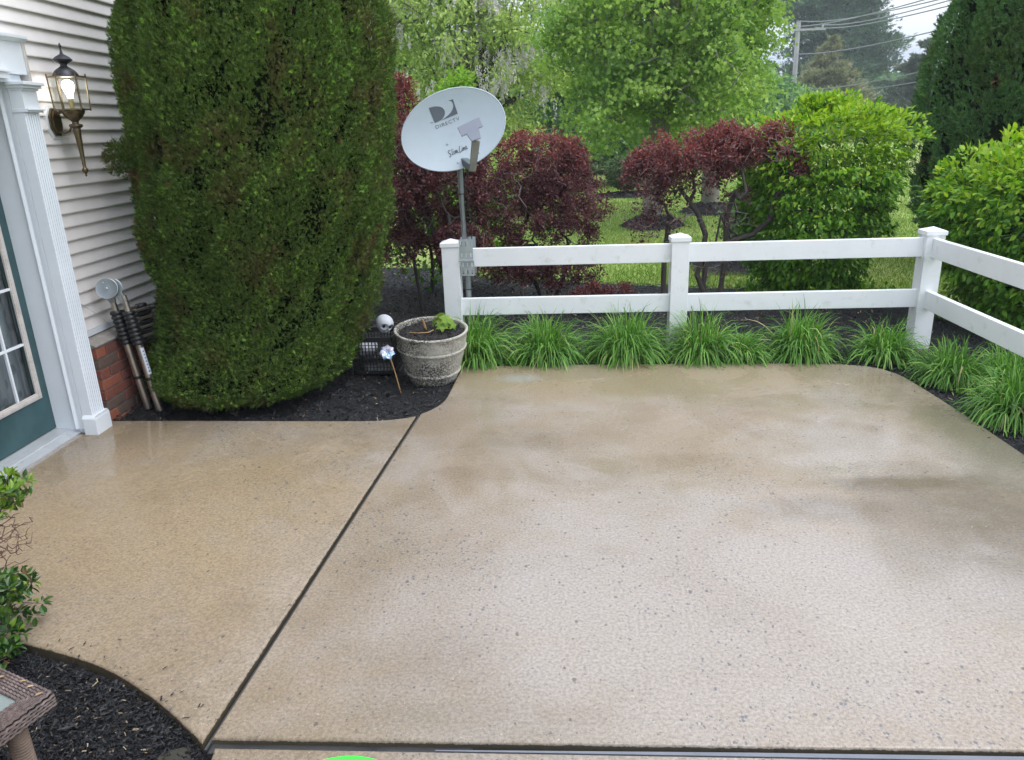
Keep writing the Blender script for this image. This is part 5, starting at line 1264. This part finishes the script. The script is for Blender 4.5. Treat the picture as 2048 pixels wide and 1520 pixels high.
me = bpy.data.meshes.new('cranium'); b.to_mesh(me); b.free(); me.polygons.foreach_set('use_smooth', [True] * len(me.polygons)); link('cranium', me, ms, sk)
for ex in (-.024, .024):
    b = B(); b.lathe([(.001, -.007), (.008, -.005), (.0105, 0), (.008, .005), (.001, .007)], (ex, -.044, .036), 12, (0, 1, 0)); lpart(b, 'eye_socket', MT['black_plastic'], sk, smooth=True)
pin = empty('pinwheel', (-1.036, 4.588, -.02), 'small iridescent blue flower pinwheel on a bamboo stick in the mulch', 'pinwheel')
B().tube([(-1.033, 4.60, -.03), (-1.060, 4.592, .12), (-1.090, 4.585, .262)], .0042, 7).obj('stick', MT['bamboo'], pin, smooth=True)
s = NT('iridescent_film'); c = s.coord(); v_ = s.n('ShaderNodeLayerWeight', {'Blend': .5}).outputs['Facing']
f = s.math('FRACT', s.math('ADD', s.math('MULTIPLY', v_, 1.4), s.noise(c, 22, 2)))
s.bsdf(Base_Color=s.ramp(f, [(0, (.10, .42, .72)), (.35, (.30, .30, .60)), (.6, (.42, .44, .52)), (.85, (.20, .60, .75)), (1, (.45, .34, .60))]), Roughness=.15, Metallic=.35, Specular_IOR_Level=.8)
m_ir = s.m
m_cl = simple('clear_grey_film', (.42, .40, .50), .15, .2, 0, 40, .25)
fc = Vector((-1.094, 4.572, .262)); fn = Vector((.1, -.88, .46)).normalized(); fu = fn.orthogonal().normalized(); fv = fn.cross(fu)
for i in range(7):
    a = 2 * math.pi * i / 7 + .3; dr = fu * math.cos(a) + fv * math.sin(a); sd_ = fn.cross(dr)
    Ls = .050; ring = []
    b = bmesh.new(); rows = []
    for j in range(6):
        t = j / 5; wd = .022 * math.sin(math.pi * (.12 + .82 * t)) ; ctr = fc + dr * (Ls * t) + fn * (.012 * math.sin(t * 3) )
        rows.append([b.verts.new(ctr - sd_ * wd + fn * .010 * t), b.verts.new(ctr + fn * .004), b.verts.new(ctr + sd_ * wd - fn * .008 * t)])
    for p_, q_ in zip(rows, rows[1:]):
        for c_ in (0, 1): b.faces.new((p_[c_], p_[c_ + 1], q_[c_ + 1], q_[c_]))
    for v in b.verts: v.co -= pin.location
    me = bpy.data.meshes.new('petal'); b.to_mesh(me); b.free(); o = link('petal', me, m_ir if i in (0, 1, 2, 5) else m_cl, pin)
b = B(); b.lathe([(.007, -.006), (.008, .004), (.002, .009)], fc, 10, fn, cap=True); b.obj('hub', MT['steel'], pin)

# ================================================================== LADDER
lad = empty('folding_ladder', (-2.53, 4.33, 0), 'folded telescopic aluminium ladder with round steel hinge leaning on the brick base', 'ladder')
def lerp(a, c_, t): return Vector(a) + (Vector(c_) - Vector(a)) * t
dY = Vector((.05, .19, 0))
pairs = [((-2.600, 4.325, -.01), (-2.690, 4.315, .725)), ((-2.505, 4.285, -.01), (-2.602, 4.300, .725))]
for side in (0, 1):
    offv = dY * side
    for (p0, p1) in pairs:
        p0, p1 = Vector(p0) + offv, Vector(p1) + offv
        B().tube([p0, lerp(p0, p1, .62)], .0225, 14).obj('rail', MT['ladder'], lad, smooth=True)
        if not side: B().tube([lerp(p0, p1, .60), p1], .0175, 12).obj('rail', MT['ladder'], lad, smooth=True)
        for k in range(8):
            t = .585 + k * .036; a_, c_ = lerp(p0, p1, t), lerp(p0, p1, t + .031)
            B().tube([a_, lerp(a_, c_, .3), lerp(a_, c_, .7), c_], [.033, .0375, .0375, .032], 12).obj('collar', MT['black_plastic'], lad, smooth=True)
        a_, c_ = lerp(p0, p1, .275), lerp(p0, p1, .30); B().tube([a_, c_], .027, 12).obj('clamp', MT['black_plastic'], lad)
    if side: continue
    # hinge discs
    ax_h = Vector((.22, -.93, .28)).normalized()
    for k_, (tgt, hcv) in enumerate(((Vector(pairs[0][1]), Vector((-2.672, 4.262, .775))), (Vector(pairs[1][1]), Vector((-2.652, 4.288, .772))))):
        rr_h = .062 if k_ == 0 else .056
        b = B(); b.lathe([(.001, -.004), (rr_h - .003, -.004), (rr_h, -.002), (rr_h, .003), (rr_h - .002, .004), (rr_h - .006, .003), (.019, .003), (.018, .0045), (.012, .0045), (.011, .003), (.001, .003)], hcv, 36, ax_h); b.obj('hinge_disc', MT['zinc'], lad, smooth=True)
        b = B(); b.lathe([(.008, .003), (.008, .010), (.005, .012), (.001, .012)], hcv, 12, ax_h); b.obj('hinge_bolt', MT['steel'], lad, smooth=True)
        low = lerp(tgt, Vector(pairs[k_][0]), .055)
        link('hinge_strap', bar(hcv + (tgt - hcv) * .35, low, .050, .036, .010, .034, Vector((1, .2, 0))), MT['zinc'], lad).location = dish.location - lad.location
    for q_ in (.35, .6, .85):
        c_h = Vector((-2.672, 4.262, .775)) + Vector((math.cos(q_ * 6.0), .1, math.sin(q_ * 6.0))) * .040
        b = B(); b.lathe([(.006, .002), (.005, .008), (.001, .009)], c_h, 10, ax_h); b.obj('rivet', MT['steel'], lad, smooth=True)
for (p0, p1) in pairs:
    for k in range(8):
        t = .60 + k * .036; q0 = lerp(Vector(p0), Vector(p1), t); B().tube([q0, q0 + dY], .010, 8).obj('rung', MT['ladder'] if k % 2 else MT['black_plastic'], lad, smooth=True)
b = B(); q0, q1 = lerp(Vector(pairs[1][0]), Vector(pairs[1][1]), .33), lerp(Vector(pairs[1][0]), Vector(pairs[1][1]), .56)
dd = (q1 - q0).normalized(); sdv = Vector((.85, -.5, 0)).normalized()
n_ = dd.cross(sdv).normalized(); vs = []
for q_ in (q0, q1):
    for ang in (-.55, -.2, .15, .5): 
        vs.append(b.b.verts.new(q_ + (sdv * math.cos(ang) + n_ * math.sin(ang)) * .0232))
for i in range(3): b.b.faces.new((vs[i], vs[i + 1], vs[5 + i], vs[4 + i]))
lb_ = b.obj('warning_sticker', simple('white_blue_sticker', (.62, .66, .74), .4), lad)
for k in range(7):
    qc = lerp(q0, q1, .12 + k * .125) + (sdv * math.cos(0) + n_ * math.sin(0)) * .0238
    b = B(); b.lathe([(.0042 if k else .006, 0), (.001, .0006)], qc, 8, sdv, cap=True); b.obj('sticker_mark', simple('blue_print%d' % k, (.03, .07, .30), .5), lad)

# ================================================================== FRONT CORNER: table, shrub, tub
tz = .42
tab = empty('wicker_table', (-1.40, 1.32, 0), 'brown wicker side table corner with grey glass top at bottom left', 'table')
Cn = Vector((-1.155, 1.330, tz)); e1 = Vector((-.92, .39, 0)).normalized(); e2 = Vector((-.33, -.944, 0)).normalized()
W1, W2 = .48, .48; band = .052
def tp(u, v, z_=0): return Cn + e1 * u + e2 * v + Vector((0, 0, z_))
def strand(path, r_, amp, n, ph, z0):
    pts = []
    for i in range(n + 1):
        t = i / n; p = path(t); pts.append(Vector((p.x, p.y, p.z + z0 + amp * math.sin(ph + i * math.pi / 1.5))))
    return pts
# four woven borders, seven strands each
edges_ = [(lambda t, o: tp(o + t * (W1 - 2 * o), o)), (lambda t, o: tp(o, o + t * (W2 - 2 * o))), (lambda t, o: tp(W1 - o, o + t * (W2 - 2 * o))), (lambda t, o: tp(o + t * (W1 - 2 * o), W2 - o))]
for ei, ef in enumerate(edges_):
    b = B()
    for k in range(7):
        o_ = .004 + k * .0075; b.tube(strand(lambda t: ef(t, o_), .0036, .0020, 84, k * math.pi, 0), .0040, 5)
    o = b.obj('woven_border', MT['wicker'], tab, smooth=True); o['kind'] = 'stuff'
    b = B()
    for k in range(4): b.tube([p + Vector((0, 0, -.010 - k * .0075)) for p in strand(lambda t: ef(t, .001), .0036, .0016, 84, k * math.pi, 0)], .0040, 5)
    o = b.obj('woven_apron', MT['wicker'], tab, smooth=True); o['kind'] = 'stuff'
b = B(); vs = []
s = NT('textured_glass_top'); c = s.coord()
s.bsdf(Base_Color=s.ramp(s.noise(c, 6, 5, .6), [(.3, (.13, .16, .155)), (.7, (.20, .235, .225))]), Roughness=.22, Normal=s.bump(s.noise(c, 90, 4, .6), .25, .003))
bz = bmesh.new(); q = [tp(band, band, -.003), tp(W1 - band, band, -.003), tp(W1 - band, W2 - band, -.003), tp(band, W2 - band, -.003)]
f1 = [bz.verts.new(p - tab.location) for p in q]; f2 = [bz.verts.new(p - tab.location - Vector((0, 0, .006))) for p in q]; bz.faces.new(f1); bz.faces.new(f2[::-1])
for i in range(4): bz.faces.new((f1[i], f2[i], f2[(i + 1) % 4], f1[(i + 1) % 4]))
bmesh.ops.recalc_face_normals(bz, faces=bz.faces); me = bpy.data.meshes.new('glass_top'); bz.to_mesh(me); bz.free(); link('glass_top', me, s.m, tab)
for (u, v) in ((.045, .075), (W1 - .05, .05), (W1 - .05, W2 - .05), (.05, W2 - .05)):
    b = B(); p = tp(u, v); prof = []
    zc = -.06
    while zc < tz - .05:
        prof += [(.0190, zc), (.0225, zc + .0022), (.0225, zc + .0048), (.0190, zc + .0068)]; zc += .0074
    b.lathe(prof, (p.x, p.y, 0), 14); b.obj('leg', MT['wicker_leg'], tab, smooth=True)
for k, (u, v) in enumerate(((.10, .014), (.065, .02), (.16, .03), (.02, .03))):
    p = tp(u, v, .007); d = np.array([[1, .3 * k, .1]]); Fr_ = frames(d, np.array([[.1, .1, 1.]]))[0]
    o = bpy.data.objects.new('dry_leaf', leaf_mesh(MT['dead_leaf'], LEAF6, 'dead')); COL.objects.link(o); s_ = .016
    o.matrix_world = Matrix([[*(Fr_[q_] * s_), p[q_]] for q_ in range(3)] + [[0, 0, 0, 1]])
    tag(o, ['dry tan leaf scrap on the table edge, third from the corner', 'dry tan leaf scrap on the table edge, second from the corner', 'dry tan leaf scrap on the table edge, farthest from the corner', 'dry tan leaf scrap nearest the wicker table corner'][k], 'leaf', 'dry leaf scraps on the wicker table')

# holly-like shrub at the left edge
hs = empty('holly_shrub', (-1.98, 2.02, 0), 'scraggly glossy leaved shrub with bare twigs at the left edge by the door', 'shrub')
r = np.random.default_rng(401)
tips = blob_tips(r, 230, [(-1.89, 2.12, .49, .12, .16, .085, 4), (-2.0, 2.08, .38, .22, .18, .06, 1.0), (-1.93, 2.08, .12, .14, .16, .13, 4), (-1.88, 2.04, .20, .09, .1, .06, 1.6), (-1.86, 1.95, .04, .10, .1, .05, 1.5), (-2.3, 2.1, .3, .2, .2, .25, 4)])
nodes, par, ends = grow([(-1.98, 2.0, -.08), (-1.98, 2.02, .05), (-2.0, 2.06, .2), (-2.02, 2.08, .35)], tips, .035, .35, 402, .3)
rad = radii(nodes, par, .0011, .011, .5); wood('branches', nodes, par, rad, MT['twig'], hs, 5)
tw = blob_tips(r, 210, [(-1.885, 2.12, .33, .105, .14, .10)]); nd2, pr2, _ = grow([(-2.02, 2.02, .0), (-2.08, 2.06, .15), (-2.12, 2.10, .22)], tw, .05, .10, 404, .1); wood('bare_twigs', nd2, pr2, radii(nd2, pr2, .0012, .004, .5), simple('brown_twigs', (.13, .065, .052), .7), hs, 5)
thin = nodes[rad < .003]; dz = (np.abs(thin[:, 2] - .345) > .045) | (thin[:, 0] < -1.96) | (r.random(len(thin)) < .3); thin = thin[dz]
n = 2300; C = thin[r.integers(0, len(thin), n)]; out = rand_dirs(n, .35, r); P = C + out * .010; D = norm(out + r.normal(size=P.shape) * .3); N = norm(rand_dirs(n, .9, r)); S = r.uniform(.020, .042, n); Fr_ = frames(D, N)
mi = (r.random(n) < np.where(P[:, 2] > .42, .6, .12)).astype(int); mi[r.random(n) < .03] = 2
mts = [MT['holly'], MT['holly_tip'], MT['dead_leaf']]; sc = pick_front(P, Fr_, S); order = np.argsort(-sc)
leaf_parts(hs, P, Fr_, S, mi, mts, LEAF6, 'hol', order[:300]); foliage('foliage', LEAF6, P[order[300:]], Fr_[order[300:]], S[order[300:]], mts, hs, mi[order[300:]])
# bright green tub whose rim shows at the bottom edge
tub = empty('green_tub', (-.462, 1.118, 0), 'bright green plastic tub with only its rim showing at the bottom edge', 'tub')
b = B(); b.lathe([(.001, .002), (.125, .002), (.130, .01), (.160, .280), (.172, .288), (.176, .297), (.172, .304), (.160, .302), (.155, .285), (.126, .014), (.001, .012)], (-.462, 1.106, 0), 48); b.obj('tub_body', MT['green_plastic'], tub, smooth=True)

sheet('concrete_spill', catmull([(-1.12, 1.60), (-1.05, 1.62), (-1.02, 1.55), (-.97, 1.45), (-.95, 1.2), (-1.02, 1.18), (-1.06, 1.35), (-1.13, 1.5), (-1.12, 1.60)], 4)[:-1], -.024, simple('wet_muddy_concrete', (.034, .032, .024), .3, 0, .4, 30, .2))
# litter on mulch and patio
def litter(pts, n, size, z, label, seed):
    r = np.random.default_rng(seed); P = np.array(pts); Q = r.uniform(P.min(0), P.max(0), (n * 4, 2)); Q = Q[inside(pts, Q)][:n]
    P3 = np.column_stack([Q, np.full(len(Q), z) + r.random(len(Q)) * .008]); nn = r.normal(size=(len(Q), 3)) * .5; nn[:, 2] += 1
    o = foliage('leaf_litter', LEAF4, P3, frames(r.normal(size=(len(Q), 3)), nn), r.uniform(.4, 1.2, len(Q)) * size, MT['dead_leaf'], None); tag(o, label, 'leaf litter', kind='stuff')
litter([(-2.2, 1.95), (-1.5, 1.86), (-1.15, 1.66), (-1.0, 1.45), (-1.0, 1.2), (-1.9, 1.2)], 120, .014, -.030, 'tan leaf scraps scattered over the near mulch', 501)
litter([(-1.6, 4.2), (-.8, 4.35), (-.8, 7.2), (-1.7, 7.2)], 90, .022, .005, 'tan leaf scraps on the mulch around crate and planter', 503)
litter([(-2.6, 3.9), (-.7, 3.9), (2.1, 4.8), (2.1, 1.7), (-.9, 1.7), (-2.0, 2.3)], 46, .009, .001, 'tiny dry leaf crumbs scattered over the wet patio', 509)
litter([(-.7, 6.4), (3.4, 6.4), (3.4, 7.2), (-.7, 7.6)], 200, .024, .006, 'tan leaf scraps on the mulch behind the fence', 505)

# haze volume added to pale the far trees, standing in for lens veil
hz = B(); hz.box((-440, -80, -1.2), (440, 520, 24)); ho = hz.obj('haze', None)
hm = NT('veil_haze'); hv = hm.n('ShaderNodeVolumePrincipled', {'Color': (.82, .89, .95, 1), 'Density': .0013}); hm.l(hv.outputs[0], hm.out.inputs[1])
ho.data.materials.append(hm.m); tag(ho, kind='stuff')
bpy.context.view_layer.update()
